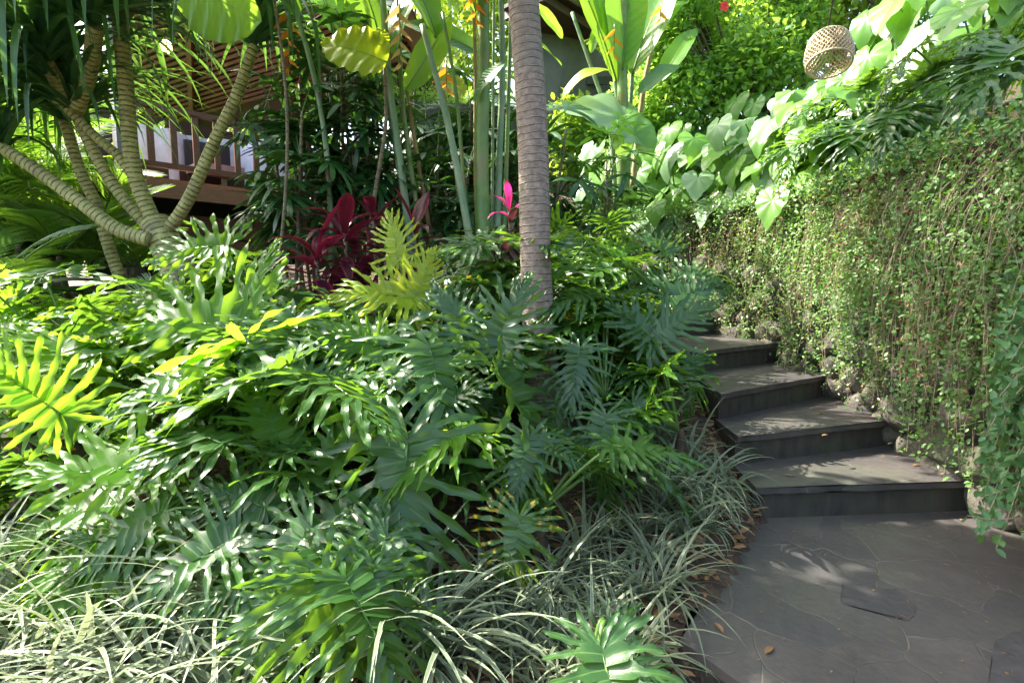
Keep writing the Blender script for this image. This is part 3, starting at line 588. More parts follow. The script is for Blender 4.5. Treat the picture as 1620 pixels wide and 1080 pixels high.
phil_plant(.1, 3.6, 'dark philodendron at the back of the palm trunk', [], 12, size=(.35, .5))
phil_plant(-.35, 3.9, 'dark philodendron in front of the heliconia stems', [], 12, size=(.35, .5))

# ------------------------------------------------------------------ palm
pt = thing('palm_tree', (*P(858, 655, 3.0)[:2], .4), 'grey ringed palm trunk rising through the philodendrons', 'palm tree')
mb = MB(); path = spline([P(862, 690, 3.02), P(857, 610, 3.0), P(848, 430, 3.0), P(842, 200, 3.0), P(828, 0, 3.0), P(818, -130, 3.0), P(808, -380, 3.05), P(800, -720, 3.15)], 60)
rad = np.interp(np.linspace(0, 1, 60), [0, .1, .3, .7, 1], [.165, .106, .084, .079, .066])
tube(mb, path, rad, 20); mb.build('trunk', M['palm_bark'], pt)
top = path[-1]
mb = MB(); tube(mb, [top, top+[0, 0, .4], top+[0, .02, .9]], [.075, .09, .03], 12); mb.build('crownshaft', M['pseudo_green'], pt)
ROY = pinnate(50, 44, 1, .3, 'areca', 1.1, 1.0)
for k in range(13):
    az = k*2.399+.4; el = U(.25, 1.1); b = top+np.array([0, 0, .75]); d = np.array([math.cos(az)*math.cos(el), math.sin(az)*math.cos(el), math.sin(el)])
    inst('frond', ROY, frame(b, b+d*2.3, (-d[0]*.3, -d[1]*.3, 1)), pt)

# ------------------------------------------------------------------ screw pine with several ringed stems
sp = thing('screw_pine', (-3.2, 5, 1.0), 'screw pine with several leaning yellow ringed stems before the balcony', 'screw pine')
BR = [([(0, 232), (62, 272), (130, 322), (185, 362), (238, 380)], 4.7, .085, .105, 'A'), ([(102, 190), (125, 265), (150, 320), (172, 390), (190, 440)], 5.2, .08, .09, 'B'),
      ([(118, 178), (162, 265), (200, 320), (240, 362)], 5.0, .078, .09, 'C'), ([(188, 25), (198, 120), (205, 220), (216, 285), (250, 365)], 4.9, .1, .11, 'D'),
      ([(98, 165), (150, 215), (185, 245), (208, 275)], 4.95, .06, .075, 'E'), ([(402, 70), (375, 150), (340, 222), (300, 312), (268, 362)], 4.8, .075, .09, 'F')]
tips = []
for pts, d, r0, r1, nm in BR:
    dpts = [P(a, b, d+.02*i) for i, (a, b) in enumerate(pts)]
    mb = MB(); tube(mb, spline(dpts, 34), np.linspace(r0, r1, 34)*.6, 14); mb.build('stem', M['screw_bark'], sp)
    tips.append((dpts[0], nrm(dpts[0]-dpts[1])))
mb = MB(); tube(mb, spline([P(245, 352, 4.95), P(262, 385, 4.9), P(285, 440, 4.9), P(300, 520, 4.9)], 20), np.linspace(.13, .15, 20), 14); mb.build('trunk', M['screw_bark'], sp)
def rosette(c, d, n, L, seed, gravity=(.25, .75), W=.03):
    mb = MB(); r = np.random.default_rng(seed); az = r.uniform(0, 2*np.pi, n); el = r.uniform(-.25, 1.35, n)
    # lean the rosette along the stem direction
    v = np.stack([np.cos(az)*np.cos(el), np.sin(az)*np.cos(el), np.sin(el)], 1)+np.array(d)*.7; v /= np.linalg.norm(v, axis=1)[:, None]
    az = np.arctan2(v[:, 1], v[:, 0]); el = np.arcsin(v[:, 2])
    base = np.array(c)+np.array(d)*r.uniform(-.06, .16, n)[:, None]
    straps(mb, base, az, el, L*r.uniform(.7, 1.1, n), W*r.uniform(.75, 1.1, n), r.uniform(*gravity, n), 12, .35, 0, np.where(r.random(n) < .35, r.uniform(.5, 1.2, n), 0))
    return mb
for k, (c, d) in enumerate(tips):
    o = rosette(c, d, 85 if k in (3, 5) else 75, 1.3 if k != 0 else 1.1, 100+k, (.3, .95)).build('leaf_rosette', M['strap'], sp)
for k, (c, d, b) in enumerate([(P(70, 95, 4.7), (-.2, -.3, 1), P(98, 168, 4.95)), (P(150, 40, 4.6), (.1, -.3, 1), P(118, 178, 5.0)), (P(250, -60, 4.5), (.2, -.3, 1), P(188, 25, 4.9)), (P(-60, 60, 5.2), (.2, .1, .9), P(-60, 200, 5.2))]):
    mb = MB(); tube(mb, bez([b, (b+c)/2+[0, .1, 0], c], 14), np.linspace(.065, .06, 14), 12); mb.build('stem', M['screw_bark'], sp)
    rosette(c, nrm(d), (105, 90, 45, 70)[k], 1.5, 140+k, (.45, 1.05), .034).build('leaf_rosette', M['strap'], sp)

# ------------------------------------------------------------------ lady palms
def lady_palm(x, y, n, h, label):
    c = np.array([x, y, gz(x, y)]); t = thing('lady_palm', c, label, 'lady palm', 'lady palms between screw pine and heliconias')
    for s in range(n):
        b = c+np.array([U(-.28, .28), U(-.28, .28), -.03]); hh = h*U(.7, 1.05); tp = b+np.array([U(-.18, .18), U(-.18, .18), hh])
        mb = MB(); cp = bez([b, (b+tp)/2+[U(-.05, .05), 0, 0], tp], 10); tube(mb, cp, np.linspace(.017, .012, 10), 7); mb.build('cane', M['cane'], t)
        nf = 9
        for k in range(nf):
            f = 1-.62*(k/(nf-1)); q = b+(tp-b)*f; az = U(0, 6.28); e = U(-.1, .9) if k else 1.2; pl = U(.18, .34)
            d = np.array([math.cos(az)*math.cos(e), math.sin(az)*math.cos(e), math.sin(e)]); hub = q+d*pl; S = U(.3, .42)
            e2 = e-U(.4, 1.0); td = np.array([math.cos(az)*math.cos(e2), math.sin(az)*math.cos(e2), math.sin(e2)])
            lf = inst('leaf', random.choice(FAN), frame(hub, hub+td, (-math.cos(az)*math.sin(e2), -math.sin(az)*math.sin(e2), math.cos(e2)), S), t)
            petiole(t, lf, [q, q+d*pl*.5+[0, 0, .03], hub], .005, .004)
lady_palm(-1.9, 5.0, 5, 1.9, 'dark green lady palm clump nearest to the balcony railing')
lady_palm(-1.6, 4.6, 6, 1.6, 'dark green lady palm behind the red cordyline')
lady_palm(-1.45, 5.1, 7, 2.2, 'tall dark lady palm clump beside the heliconia stems')
lady_palm(-.75, 5.3, 5, 1.2, 'low dark lady palm under the heliconia stems')
lady_palm(-.3, 5.7, 6, 1.9, 'lady palm in the dark gap between heliconia stems and palm trunk')
lady_palm(-1.0, 6.0, 6, 2.0, 'lady palm standing right before the planter wall')
bl = [(tuple(P(px, py, 8.3)), (.3, .3, .3)) for px, py in ((885, 215), (905, 175), (930, 230), (955, 190), (975, 235), (900, 250), (945, 255))]
GREYBUSH = bl
lady_palm(.55, 5.0, 5, 1.8, 'dark lady palm just right behind the grey palm trunk')

# ------------------------------------------------------------------ heliconias
def helic(stems, leaves, flowers, x, y, label, group='tall heliconias in the middle of the garden'):
    c = np.array([x, y, gz(x, y)]); t = thing('heliconia', c, label, 'heliconia', group)
    for pts, d, w, mk in stems:
        pp = [P(a, b, d) for a, b in pts]; mb = MB(); tube(mb, spline(pp, 22), np.linspace(w*.95, w*.64, 22)[::-1], 10); mb.build('stem', M[mk], t)
    for b, tp, d0, d1, up, v, mk in leaves:
        B, T = P(*b, d0), P(*tp, d1); me = BRD[v-10] if v >= 10 else PAD[v]
        inst('leaf', me, frame(B, T, up), t, M[mk] if mk else None)
    for a, b, d, mk, n, L in flowers:                     # hanging chain of bracts
        p0 = P(a, b, d); mb = MB(); tube(mb, [p0+[0, 0, .06], p0, p0-[0, 0, L]], [.006, .006, .004], 6, 1)
        for k in range(n):
            f = k/(n-1); s = 1 if k % 2 else -1; q = p0-np.array([0, 0, L*f]); l = lerp(.19, .1, f)
            u = np.linspace(0, 1, 6); wv = .036*np.interp(u, [0, .25, 1], [.8, 1, .05])*lerp(1, .7, f)
            cx = s*u*l*.62; cz = -u*l*.6-.3*u*u*l+.3*u*l
            for zz in (1, -1):
                g = np.stack([np.stack([q[0]+cx, q[1]+zz*wv, q[2]+cz], 1), np.stack([q[0]+cx*.92, q[1]+0*u, q[2]+cz-wv*1.1], 1)], 1)
                at = np.zeros((6, 2, 3)); at[:, :, 1] = u[:, None]; at[..., 2] = f; mb.add(g, gridq(6, 2), a=at)
        mb.build('flower', [M[mk], M['pseudo_green']], t)
helic([([(600, -80), (615, 120), (632, 250), (655, 420)], 4.6, .036, 'pseudo'), ([(628, -60), (636, 150), (655, 300), (672, 420)], 4.7, .026, 'pseudo_green'), ([(640, 120), (662, 260), (690, 420)], 4.9, .024, 'pseudo_brown'), ([(575, -60), (605, 120), (640, 330), (650, 420)], 4.75, .02, 'pseudo')],
      [((640, 145), (722, 18), 4.5, 4.6, (.6, -.7, .2), 2, 'paddle'), ((760, 85), (640, 8), 4.9, 4.7, (.1, -.9, .4), 0, 'paddle_dark'), ((600, 60), (560, -120), 4.6, 4.7, (.6, -.7, .2), 0, None), ((560, 70), (535, -90), 4.9, 4.9, (.6, -.8, .2), 2, None), ((625, 90), (660, -140), 4.6, 4.7, (-.7, -.7, .2), 0, None), ((590, 150), (560, 20), 4.9, 5.0, (.5, -.8, .1), 2, None)],
      [(632, 12, 4.45, 'pinkbract', 9, .42)], -.95, 4.7, 'heliconia with pale hanging flower, left of the middle')
helic([([(668, 40), (700, 160), (722, 260), (752, 430)], 4.3, .034, 'pseudo'), ([(665, 20), (700, 140), (722, 270), (735, 430)], 5.0, .024, 'pseudo_brown'), ([(700, 20), (722, 150), (735, 300), (752, 430)], 4.45, .02, 'pseudo_green')],
      [((800, 100), (728, 138), 4.2, 4.2, (-.2, -.8, .5), 1, 'paddle_dark'), ((735, 150), (690, 112), 4.9, 4.8, (0, -.7, .6), 10, None), ((700, 120), (640, 70), 5.0, 4.9, (0, -.7, .6), 0, None), ((690, 60), (640, -160), 4.5, 4.6, (.6, -.7, .2), 1, None), ((690, 110), (720, 90), 5, 5, (0, -.7, .6), 10, None)],
      [(706, 108, 4.6, 'orange', 4, .16)], -.45, 4.5, 'heliconia with blue-grey stem leaning and a short orange flower')
helic([([(764, -80), (765, 100), (762, 240), (765, 430)], 4.4, .068, 'pseudo_green'), ([(790, -80), (795, 100), (790, 250), (785, 430)], 4.5, .034, 'pseudo'), ([(745, -80), (752, 100), (752, 260), (758, 430)], 4.55, .02, 'pseudo_brown'), ([(812, -80), (806, 100), (800, 300), (795, 430)], 4.6, .024, 'pseudo_green'), ([(782, -80), (780, 160), (778, 430)], 4.7, .016, 'pseudo')],
      [((752, 20), (710, -220), 4.4, 4.5, (.6, -.7, .3), 1, None), ((795, 10), (850, -200), 4.5, 4.6, (-.6, -.7, .2), 0, None), ((800, 60), (905, 52), 4.8, 4.9, (0, -.6, .8), 1, None)],
      [(752, -30, 4.35, 'orange', 6, .28)], -.25, 4.6, 'heliconia with the thickest green stem, right against the palm')
helic([([(905, 20), (940, 120), (965, 200), (975, 330)], 6.3, .03, 'pseudo'), ([(990, -60), (985, 60), (985, 160), (985, 320)], 6.2, .07, 'pseudo_green'), ([(960, -40), (968, 80), (978, 180), (983, 320)], 6.3, .03, 'pseudo'), ([(1015, 0), (1000, 120), (992, 300)], 6.3, .03, 'pseudo'), ([(1050, 10), (1020, 130), (1000, 300)], 6.4, .035, 'pseudo_brown')],
      [((965, 112), (880, 95), 6.0, 5.8, (0, -.6, .8), 3, 'paddle_yellow'), ((890, 62), (845, -5), 5.8, 5.6, (-.3, -.7, .6), 2, None), ((935, 85), (945, 35), 6.2, 6.2, (-.2, -.9, .2), 2, 'paddle'), ((985, 110), (995, -120), 6.1, 6.2, (.1, -1, .1), 2, None), ((1000, 120), (1060, -100), 6.2, 6.4, (-.5, -.8, .2), 0, None), ((975, 130), (915, -90), 6.2, 6.3, (.5, -.8, .2), 2, None), ((1010, 150), (1075, 65), 6.1, 6.0, (-.3, -.8, .5), 1, 'paddle_dark'), ((1030, 60), (1085, -60), 6.4, 6.5, (-.5, -.8, .2), 1, None), ((960, 60), (950, -60), 6.3, 6.4, (.2, -.9, .2), 2, None), ((1045, 130), (1100, 20), 6.5, 6.5, (-.4, -.8, .3), 0, None)],
      [(972, 48, 6.0, 'orange', 4, .25), (1045, 12, 6.2, 'orange', 3, .12)], 1.3, 6.2, 'pale sunlit heliconia with upright paddle leaves behind the taro')
helic([([(440, -60), (475, 40), (505, 160), (520, 280), (525, 420)], 4.5, .026, 'pseudo'), ([(500, 40), (530, 200), (550, 420)], 5.0, .018, 'pseudo')],
      [((470, 30), (400, -160), 4.5, 4.4, (.6, -.7, .2), 1, None), ((530, 60), (500, -80), 5, 5, (.6, -.7, .2), 2, 'paddle_dark'), ((520, 20), (585, -60), 5.1, 5.2, (-.5, -.8, .2), 2, None)],
      [(455, 22, 4.6, 'orange', 7, .42)], -1.4, 4.7, 'heliconia with orange hanging flower above the lady palms')
cb = thing('broad_leaf_plant', (-1.2, 4.3, gz(-1.2, 4.3)), 'leaning plant with scalloped yellow-green leaves above the lady palm', 'plant')
mb = MB(); tube(mb, spline([(-1.2, 4.3, gz(-1.2, 4.3)), P(590, 330, 4.3), P(610, 200, 4.3), P(608, 105, 4.2)], 20), np.linspace(.02, .012, 20), 8); mb.build('stem', M['cane'], cb)
for b, tp, d0, d1, up, v in [((612, 98), (505, 50), 4.1, 4.0, (0, -.9, .5), 0), ((607, 105), (560, 85), 4.15, 4.1, (-.1, -.9, .3), 0), ((606, 70), (598, 40), 4.15, 4.15, (.3, -.9, .3), 0)]:
    lf = inst('leaf', BRD[v], frame(P(*b, d0), P(*tp, d1), up), cb)
cb = thing('broad_leaf_plant', (-2.2, 4.0, gz(-2.2, 4.0)), 'plant with one huge lime leaf hanging over the balcony view', 'plant')
mb = MB(); tube(mb, spline([(-1.8, 4.0, gz(-1.8, 4.0)), P(452, 300, 4.0), P(450, 120, 4.0), P(415, -60, 4.0), P(340, -60, 3.9)], 24), np.linspace(.014, .008, 24), 8); mb.build('stem', M['cane'], cb)
inst('leaf', BRD[0], frame(P(285, -35, 3.9), P(395, 35, 3.8), (0, -.75, -.5)), cb, M['paddle'])

# ------------------------------------------------------------------ cordylines
def cordyline(c, n, label, L=.42, mats=('red',), lean=(0, 0, 0)):
    c = np.asarray(c, float); g = np.array([c[0], c[1], gz(c[0], c[1])]); t = thing('cordyline', g, label, 'cordyline')
    mb = MB(); tube(mb, bez([g-[0, 0, .03], (g+c)/2+[.03, 0, 0], c], 10), np.linspace(.016, .013, 10), 7); mb.build('stem', M['cane'], t)
    for k in range(n):
        az = k*2.4+U(-.3, .3); f = k/(n-1); e = lerp(-.45, 1.25, f**1.5); b = c+np.array([0, 0, lerp(-.28, .02, f)])
        d = np.array([math.cos(az)*math.cos(e), math.sin(az)*math.cos(e), math.sin(e)]); S = L*U(.75, 1.1)
        mk = mats[-1] if f > .72 else (mats[0] if len(mats) < 3 or f > .35 else mats[1])
        inst('leaf', random.choice(CRD), frame(b, b+d*S, (-d[0]*d[2], -d[1]*d[2], 1.01-d[2]**2), S, U(1.0, 1.5)), t, M[mk])
cordyline(P(545, 370, 3.8), 26, 'dark red cordyline rosette with crimson edged leaves left of centre', .46)
cordyline(P(500, 410, 3.6), 22, 'lower dark red cordyline spreading leaves over the philodendrons', .42)
cordyline(P(655, 365, 4.1), 13, 'small red cordyline beside the base of the heliconia stems', .42)
cordyline(P(590, 350, 4.2), 16, 'red cordyline with one leaf pointing straight up', .38)
cordyline(P(806, 335, 3.6), 16, 'cordyline with hot pink top leaves left against the palm trunk', .25, ('maroon', 'maroon', 'pink'))
cordyline(P(150, 560, 3.3), 8, 'small red cordyline peeking out among the left philodendrons', .22)

# ------------------------------------------------------------------ grass clumps
def grass_mesh(seed, n=70, L=.38, W=.0075, mk='grass'):
    mb = MB(); r = np.random.default_rng(seed); az = r.uniform(0, 6.283, n); el = r.uniform(.35, 1.45, n)
    base = np.stack([r.normal(0, .022, n), r.normal(0, .022, n), np.full(n, -.01)], 1)
    straps(mb, base, az, el, L*r.uniform(.55, 1.1, n), W*r.uniform(.7, 1.15, n), r.uniform(.35, 1.0, n), 9, .25)
    k = n//3; az = r.uniform(0, 6.283, k); straps(mb, base[:k], az, r.uniform(-.1, .6, k), L*r.uniform(.4, .8, k), np.full(k, W*.7), r.uniform(.5, 1, k), 7, .3, 1)
    return mb.mesh('grass_clump', [M[mk], M['dry']])
GR = [grass_mesh(k, 44, l, .0075) for k, l in enumerate((.36, .42, .32, .46))]
GL = [grass_mesh(k+10, 54, l, .0095, 'grass_pale') for k, l in enumerate((.6, .68, .55))]
def clump(x, y, S, label, group, me=None):
    o = bpy.data.objects.new('grass_clump', me or random.choice(GR)); COL.objects.link(o); o.location = (x, y, gz(x, y)); o.rotation_euler = (U(-.15, .15), U(-.15, .15), U(0, 6.28)); o.scale = (S, S, S*U(.85, 1.1))
    tag(o, label, 'grass clump', group)
Ga = 'lilyturf clumps edging the bed beside the landing'; Gb = 'pale lilyturf clumps along the bottom left'
for px, py, z in [(1165, 800, .1), (1120, 820, .05), (1075, 830, .05), (1150, 760, .15), (1100, 770, .12), (1045, 790, .1), (1010, 830, .05), (1080, 740, .2), (1130, 715, .25), (1160, 700, .3), (960, 850, 0), (985, 790, .1), (920, 880, 0), (1030, 880, 0), (960, 920, -.05), (1000, 960, -.1), (1040, 940, -.05), (900, 940, -.05), (940, 990, -.1), (1090, 690, .3), (1040, 720, .2), (870, 900, 0), (840, 960, -.05), (880, 1010, -.1), (1000, 1020, -.1), (790, 1000, -.1), (830, 1040, -.12), (760, 960, -.05), (700, 1010, -.1), (740, 1060, -.12), (920, 1060, -.12), (990, 1070, -.12)]:
    p = PZ(px, py+25, z)
    if p[0] < stair_left(p[1])+(.08 if p[1] < 2.3 else .0): clump(p[0], p[1], U(.75, 1.1) if p[0] < stair_left(p[1])-.05 else U(.55, .7), 'grey-green lilyturf clump arching over soil beside the slate landing', Ga)
for px, py in [(20, 1040), (90, 1020), (160, 1010), (230, 1020), (300, 1030), (370, 1020), (60, 1090), (140, 1090), (220, 1090), (340, 1100), (480, 1100), (620, 1080), (-40, 1060), (-20, 1120), (120, 960), (200, 970), (280, 970), (30, 970), (-40, 1000), (80, 1140), (180, 1140), (280, 1150), (380, 1150), (690, 1090), (100, 1060), (260, 1060), (340, 1060)]:
    p = PZ(px, py, -.14)
    if p[1] > .9: clump(p[0], p[1], U(.85, 1.15), 'pale sunlit lilyturf clump in front of the philodendrons', Gb, random.choice(GL))

# ------------------------------------------------------------------ litter
mb = MB(); N = 8500; x = rng.uniform(-2.2, 1.4, N); y = rng.uniform(1.0, 4.6, N); k = x < stair_left(y)+.13; x, y = x[k], y[k]; z = ground(x, y)+rng.uniform(.003, .03, len(x))
a = rng.uniform(0, 6.28, len(x)); small_leaves(mb, np.stack([x, y, z], 1), np.stack([np.cos(a), np.sin(a), rng.uniform(-.3, .4, len(x))], 1), np.stack([rng.normal(0, .4, len(x)), rng.normal(0, .4, len(x)), np.ones(len(x))], 1), rng.uniform(.03, .08, len(x)), rng.uniform(.006, .016, len(x)))
o = mb.build('leaf_litter', M['dry']); tag(o, 'brown dead leaves littering the soil of the planting bed', 'leaf litter', kind='stuff')
for px, py, z in [(1290, 655, .342), (1225, 604, .512), (1300, 690, .342), (1455, 735, .172), (1240, 752, .172), (1130, 985, .002), (1210, 1035, .002)]:
    p = PZ(px, py, z); mb = MB(); a = U(0, 6.3); small_leaves(mb, np.array([[0, 0, .004]]), np.array([[math.cos(a), math.sin(a), .05]]), np.array([[.1, .1, 1.]]), .06, .012)
    o = mb.build('fallen_leaf', M['dry']); o.location = p; tag(o, 'tiny dry leaf fallen on the dark slate', 'fallen leaf', 'dry leaves fallen on the slate')

mb = MB(); Q = []
for i, (a, b, z) in enumerate(STEP[:6]):
    c, d = STEP[i+1][:2]
    for k in range(34):
        f = U(0, 1)**(.5 if k % 2 else 1); g_ = 1-abs(random.gauss(0, .3)); p = (a+(b-a)*f)*(1-g_)+(c+(d-c)*f)*g_; Q.append((*p, z+.004))
for k in range(170):
    p = (U(.75, 2.5), U(1.3, 2.85))
    if p[0] > stair_left(p[1])+.1+random.random()**2*.6 or p[1] > 2.6+U(-.2, .2): Q.append((*p, .004))
Q = np.array(Q); a_ = rng.uniform(0, 6.28, len(Q)); small_leaves(mb, Q, np.stack([np.cos(a_), np.sin(a_), .04+0*a_], 1), np.array([[.1, .1, 1.]])+0*Q, rng.uniform(.006, .024, len(Q)), rng.uniform(.002, .006, len(Q)))
o = mb.build('leaf_debris', M['dry']); tag(o, 'small brown leaf bits scattered on the slate paving and treads', 'leaf debris', kind='stuff')
# ------------------------------------------------------------------ creeper curtain on the wall
mb = MB(); tw = MB(); PS, DS, LS, WS = [], [], [], []
for k in range(2500):
    t = 2.2+8.6*random.random() if k < 1700 else U(4.0, 6.9); p, q = wall_at(t); tg2 = np.array([-q[1], q[0]])
    y = p[1]; floor = stair_z(y); lo = floor+U(.2, .72)-(.24 if y > 4.1 else 0)
    if y < 2.7: lo = U(.1, .8)
    ln = max(.3, WT+.05-lo)*(1 if random.random() < .6 else U(.3, .9)); bulge = U(.0, .18)*(1.2 if 3.2 < y < 4.2 else 1)
    s0 = np.array([*(p-q*U(0, .25)), WT+U(-.12, .06)]); n_ = 9; u = np.linspace(0, 1, n_); sway = U(-.14, .14)
    pts = s0[None]+np.concatenate([q[None]*(np.sin(np.minimum(u*1.9, 1.57))*(bulge+.12))[:, None]+tg2[None]*(sway*u**1.5+U(.02, .06)*np.sin(u*U(6, 13)+k))[:, None], -(np.clip(u-.04, 0, 1)*ln)[:, None]+.05*np.sin(u*3.1)[:, None]], 1)
    if random.random() < (.42 if y > 3.4 else .8): tube(tw, pts, np.linspace(.0028, .0014, n_), 4, 0, False)
    m_ = int(ln/.019); ct = rng.random(max(3, int(ln/.3))); uu = np.clip(rng.choice(ct, m_)+rng.normal(0, .07, m_), 0, 1); uu[::3] = rng.random(len(uu[::3])); c = np.stack([np.interp(uu, u, pts[:, j]) for j in range(3)], 1)+rng.normal(0, .022, (m_, 3))
    d = rng.normal(0, 1, (m_, 3)); d[:, :2] += q*.8; d[:, 2] -= .2
    sz = U(.75, 1.25); PS.append(c); DS.append(d); LS.append(rng.uniform(.017, .034, m_)*sz)
N = 9000; t_ = rng.uniform(1.6, 10.8, N); pq = [wall_at(t) for t in t_]; c = np.array([p+q*o_ for (p, q), o_ in zip(pq, rng.uniform(-.12, .16, N))])
PS.append(np.concatenate([c, (WT+.07-np.abs(rng.normal(0, .2, N)))[:, None]], 1)); DS.append(rng.normal(0, 1, (N, 3))+np.array([-.5, -.2, -.4])); LS.append(rng.uniform(.02, .042, N))
N = 15000; t_ = rng.uniform(1.6, 10.8, N); pq = [wall_at(t) for t in t_]; off = rng.uniform(-.16, .8, N)**1
c = np.array([p-q*o_ for (p, q), o_ in zip(pq, off)]); PS.append(np.concatenate([c, (ground(c[:, 0], c[:, 1])*0+WT+.4*np.clip(off, 0, 1)+rng.uniform(-.02, .14, N))[:, None]], 1)); d = rng.normal(0, 1, (N, 3)); DS.append(d); LS.append(rng.uniform(.025, .05, N))
PS = np.concatenate(PS); DS = np.concatenate(DS); LS = np.concatenate(LS)
nor = rng.normal(0, .5, PS.shape)+np.array([-.4, -.3, .9]); dm = (rng.random(len(PS))+.25*np.sin(PS[:, 0]*5+PS[:, 1]*4)*np.sin(PS[:, 2]*5)) > .9
small_leaves(mb, PS[~dm], DS[~dm], nor[~dm], LS[~dm], LS[~dm]*.3); small_leaves(mb, PS[dm], DS[dm], nor[dm], LS[dm]*.9, LS[dm]*.2, 1)
hc = thing('hanging_creeper', (2.3, 4, 1.9), 'dense small leaved creeper hanging down over the stone wall', 'creeper')
hc['kind'] = 'stuff'
o = mb.build('creeper_leaves', [M['creeper'], M['dry']], hc); o['kind'] = 'stuff'; o = tw.build('creeper_stems', M['twig'], hc); o['kind'] = 'stuff'
# the nearer shrub spilling from the wall at the right edge
ns = thing('trailing_shrub', (2.3, 2.3, .2), 'bluish green trailing shrub with larger leaves at the right edge', 'shrub')
mb = MB(); tw = MB(); PS, DS, LS = [], [], []
def sprig(pts, n, size):
    pp = spline(pts, 14); tube(tw, pp, np.linspace(.0032, .0015, 14), 5, 0, False); u = np.linspace(.1, 1, n); c = np.stack([np.interp(u, np.linspace(0, 1, 14), pp[:, j]) for j in range(3)], 1)
    d = rng.normal(0, .7, (n, 3)); d += np.gradient(c, axis=0)/.03*.4; sgn = np.where(np.arange(n) % 2, 1, -1)[:, None]; d += sgn*np.array([.1, .3, .8]); PS.append(c); DS.append(d); LS.append(rng.uniform(.8, 1.2, n)*size)
for k in range(150):
    y = U(1.8, 2.6); x0 = 2.5; z0 = U(.45, 1.15); a = np.array([x0+.05, y, z0+U(0, .15)]); out = U(.2, .62)*(1.15 if z0 < 1.2 else .8)
    out = max(.05, min(out, 2.5-.9*y)); b = a+np.array([-out*.7, U(-.05, .05), U(-.05, .1)]); c = a+np.array([-out, U(-.05, .05), -U(.1, .5)]); sprig([a, b, c], int(U(30, 48)), .05)
sprig([P(1700, 800, 2.0), P(1625, 815, 1.95), P(1575, 822, 1.93), P(1530, 815, 1.92)], 13, .034)
sprig([P(1700, 730, 2.1), P(1640, 745, 2.05), P(1600, 770, 2.0), P(1555, 785, 1.98)], 15, .035)
sprig([P(1700, 690, 2.2), P(1640, 650, 2.15), P(1590, 640, 2.1), P(1560, 690, 2.1)], 15, .035)
PS = np.concatenate(PS); DS = np.concatenate(DS); LS = np.concatenate(LS)
small_leaves(mb, PS, DS, rng.normal(0, .5, PS.shape)+np.array([-.3, -.5, .9]), LS, LS*.3); mb.build('leaves', M['creeper_near'], ns); tw.build('twigs', M['twig'], ns)

# ------------------------------------------------------------------ taro plants massed on the slope
def taro_plant(x, y, n, label, hh=(.5, 1.0), S=(.27, .44), face=(-.75, -.65), pale=.3, group='taro plants massed on the slope above the wall', heroes=()):
    c = np.array([x, y, gz(x, y)]); t = thing('taro_plant', c, label, 'taro plant', group)
    for k in range(n):
        az = U(0, 6.28); rr = U(.1, .4); b = c+np.array([math.cos(az)*rr, math.sin(az)*rr, U(*hh)]); s_ = U(*S)
        f = nrm(np.array([face[0]+.5*math.cos(az), face[1]+.5*math.sin(az), 0])+np.array([U(-.35, .35), U(-.35, .35), 0])); pit = U(.45, 1.25)
        td = f*math.cos(pit)+np.array([0, 0, -math.sin(pit)]); up = f*math.sin(pit)+np.array([U(-.2, .2), U(-.2, .2), math.cos(pit)])
        lf = inst('leaf', random.choice(TAR), frame(b, b+td, up, s_), t, M['taro_pale'] if random.random() < pale else None)
        petiole(t, lf, [c, c+[math.cos(az)*rr*.3, math.sin(az)*rr*.3, (b-c)[2]*.7], b], .011, .006)
    for hb, ht, d0, d1, up, mk in heroes:
        B, T = P(*hb, d0), P(*ht, d1); lf = inst('leaf', random.choice(TAR), frame(B, T, up, np.linalg.norm(T-B)/.7), t, M[mk]); petiole(t, lf, [c, (c+B)/2+[0, 0, .1], B], .012, .007)
    return t
lt = 'broad leaved sunlit taro plant in the bright mass on the slope'
for x, y in [(1.95, 6.5), (2.35, 6.1), (2.6, 5.7), (2.75, 5.2), (1.5, 6.9), (2.2, 6.9), (2.7, 6.4), (3.0, 5.9), (3.2, 5.4), (3.0, 6.8), (3.5, 6.2), (3.7, 5.6), (2.6, 7.3), (3.4, 7.0), (4.1, 6.2), (4.2, 5.5), (3.9, 6.9), (1.2, 7.2), (1.8, 7.3), (4.7, 6.2), (4.6, 6.9), (3.55, 5.0), (2.62, 5.0), (2.5, 5.5), (2.2, 5.95), (1.8, 6.4), (1.3, 6.8), (2.75, 4.7), (2.0, 6.25), (2.9, 5.0), (3.2, 4.9), (2.9, 7.9), (2.2, 7.6), (3.6, 7.6), (4.4, 7.4), (1.5, 7.6), (3.3, 5.9), (3.9, 6.3), (2.4, 5.85), (2.75, 5.3)]:
    taro_plant(x, y, 13, lt, (.3, .85))
taro_plant(1.15, 6.95, 3, 'taro with a huge blue-grey leaf beside an upright lime leaf', heroes=[((985, 185), (900, 150), 6.0, 5.8, (.1, -.75, .6), 'taro_pale'), ((1000, 215), (990, 150), 5.9, 6.0, (.2, -.9, .3), 'taro')])
for x, y, lb in [(3.9, 5.2, 'tall taro standing in front of the dark slim trunk'), (4.0, 5.9, 'tall taro just right of the rattan shade cord'), (4.1, 4.5, 'large dark taro with bright ribbed leaf in the upper right corner'), (3.6, 4.3, 'dark taro with a spent pale leaf right of the rattan shade'), (4.9, 5.0, 'tall taro at the upper right behind the others')]:
    taro_plant(x, y, 11, lb, (.7, 1.35), (.4, .62), pale=.15)
G2 = 'philodendrons on top of the wall at the upper right'
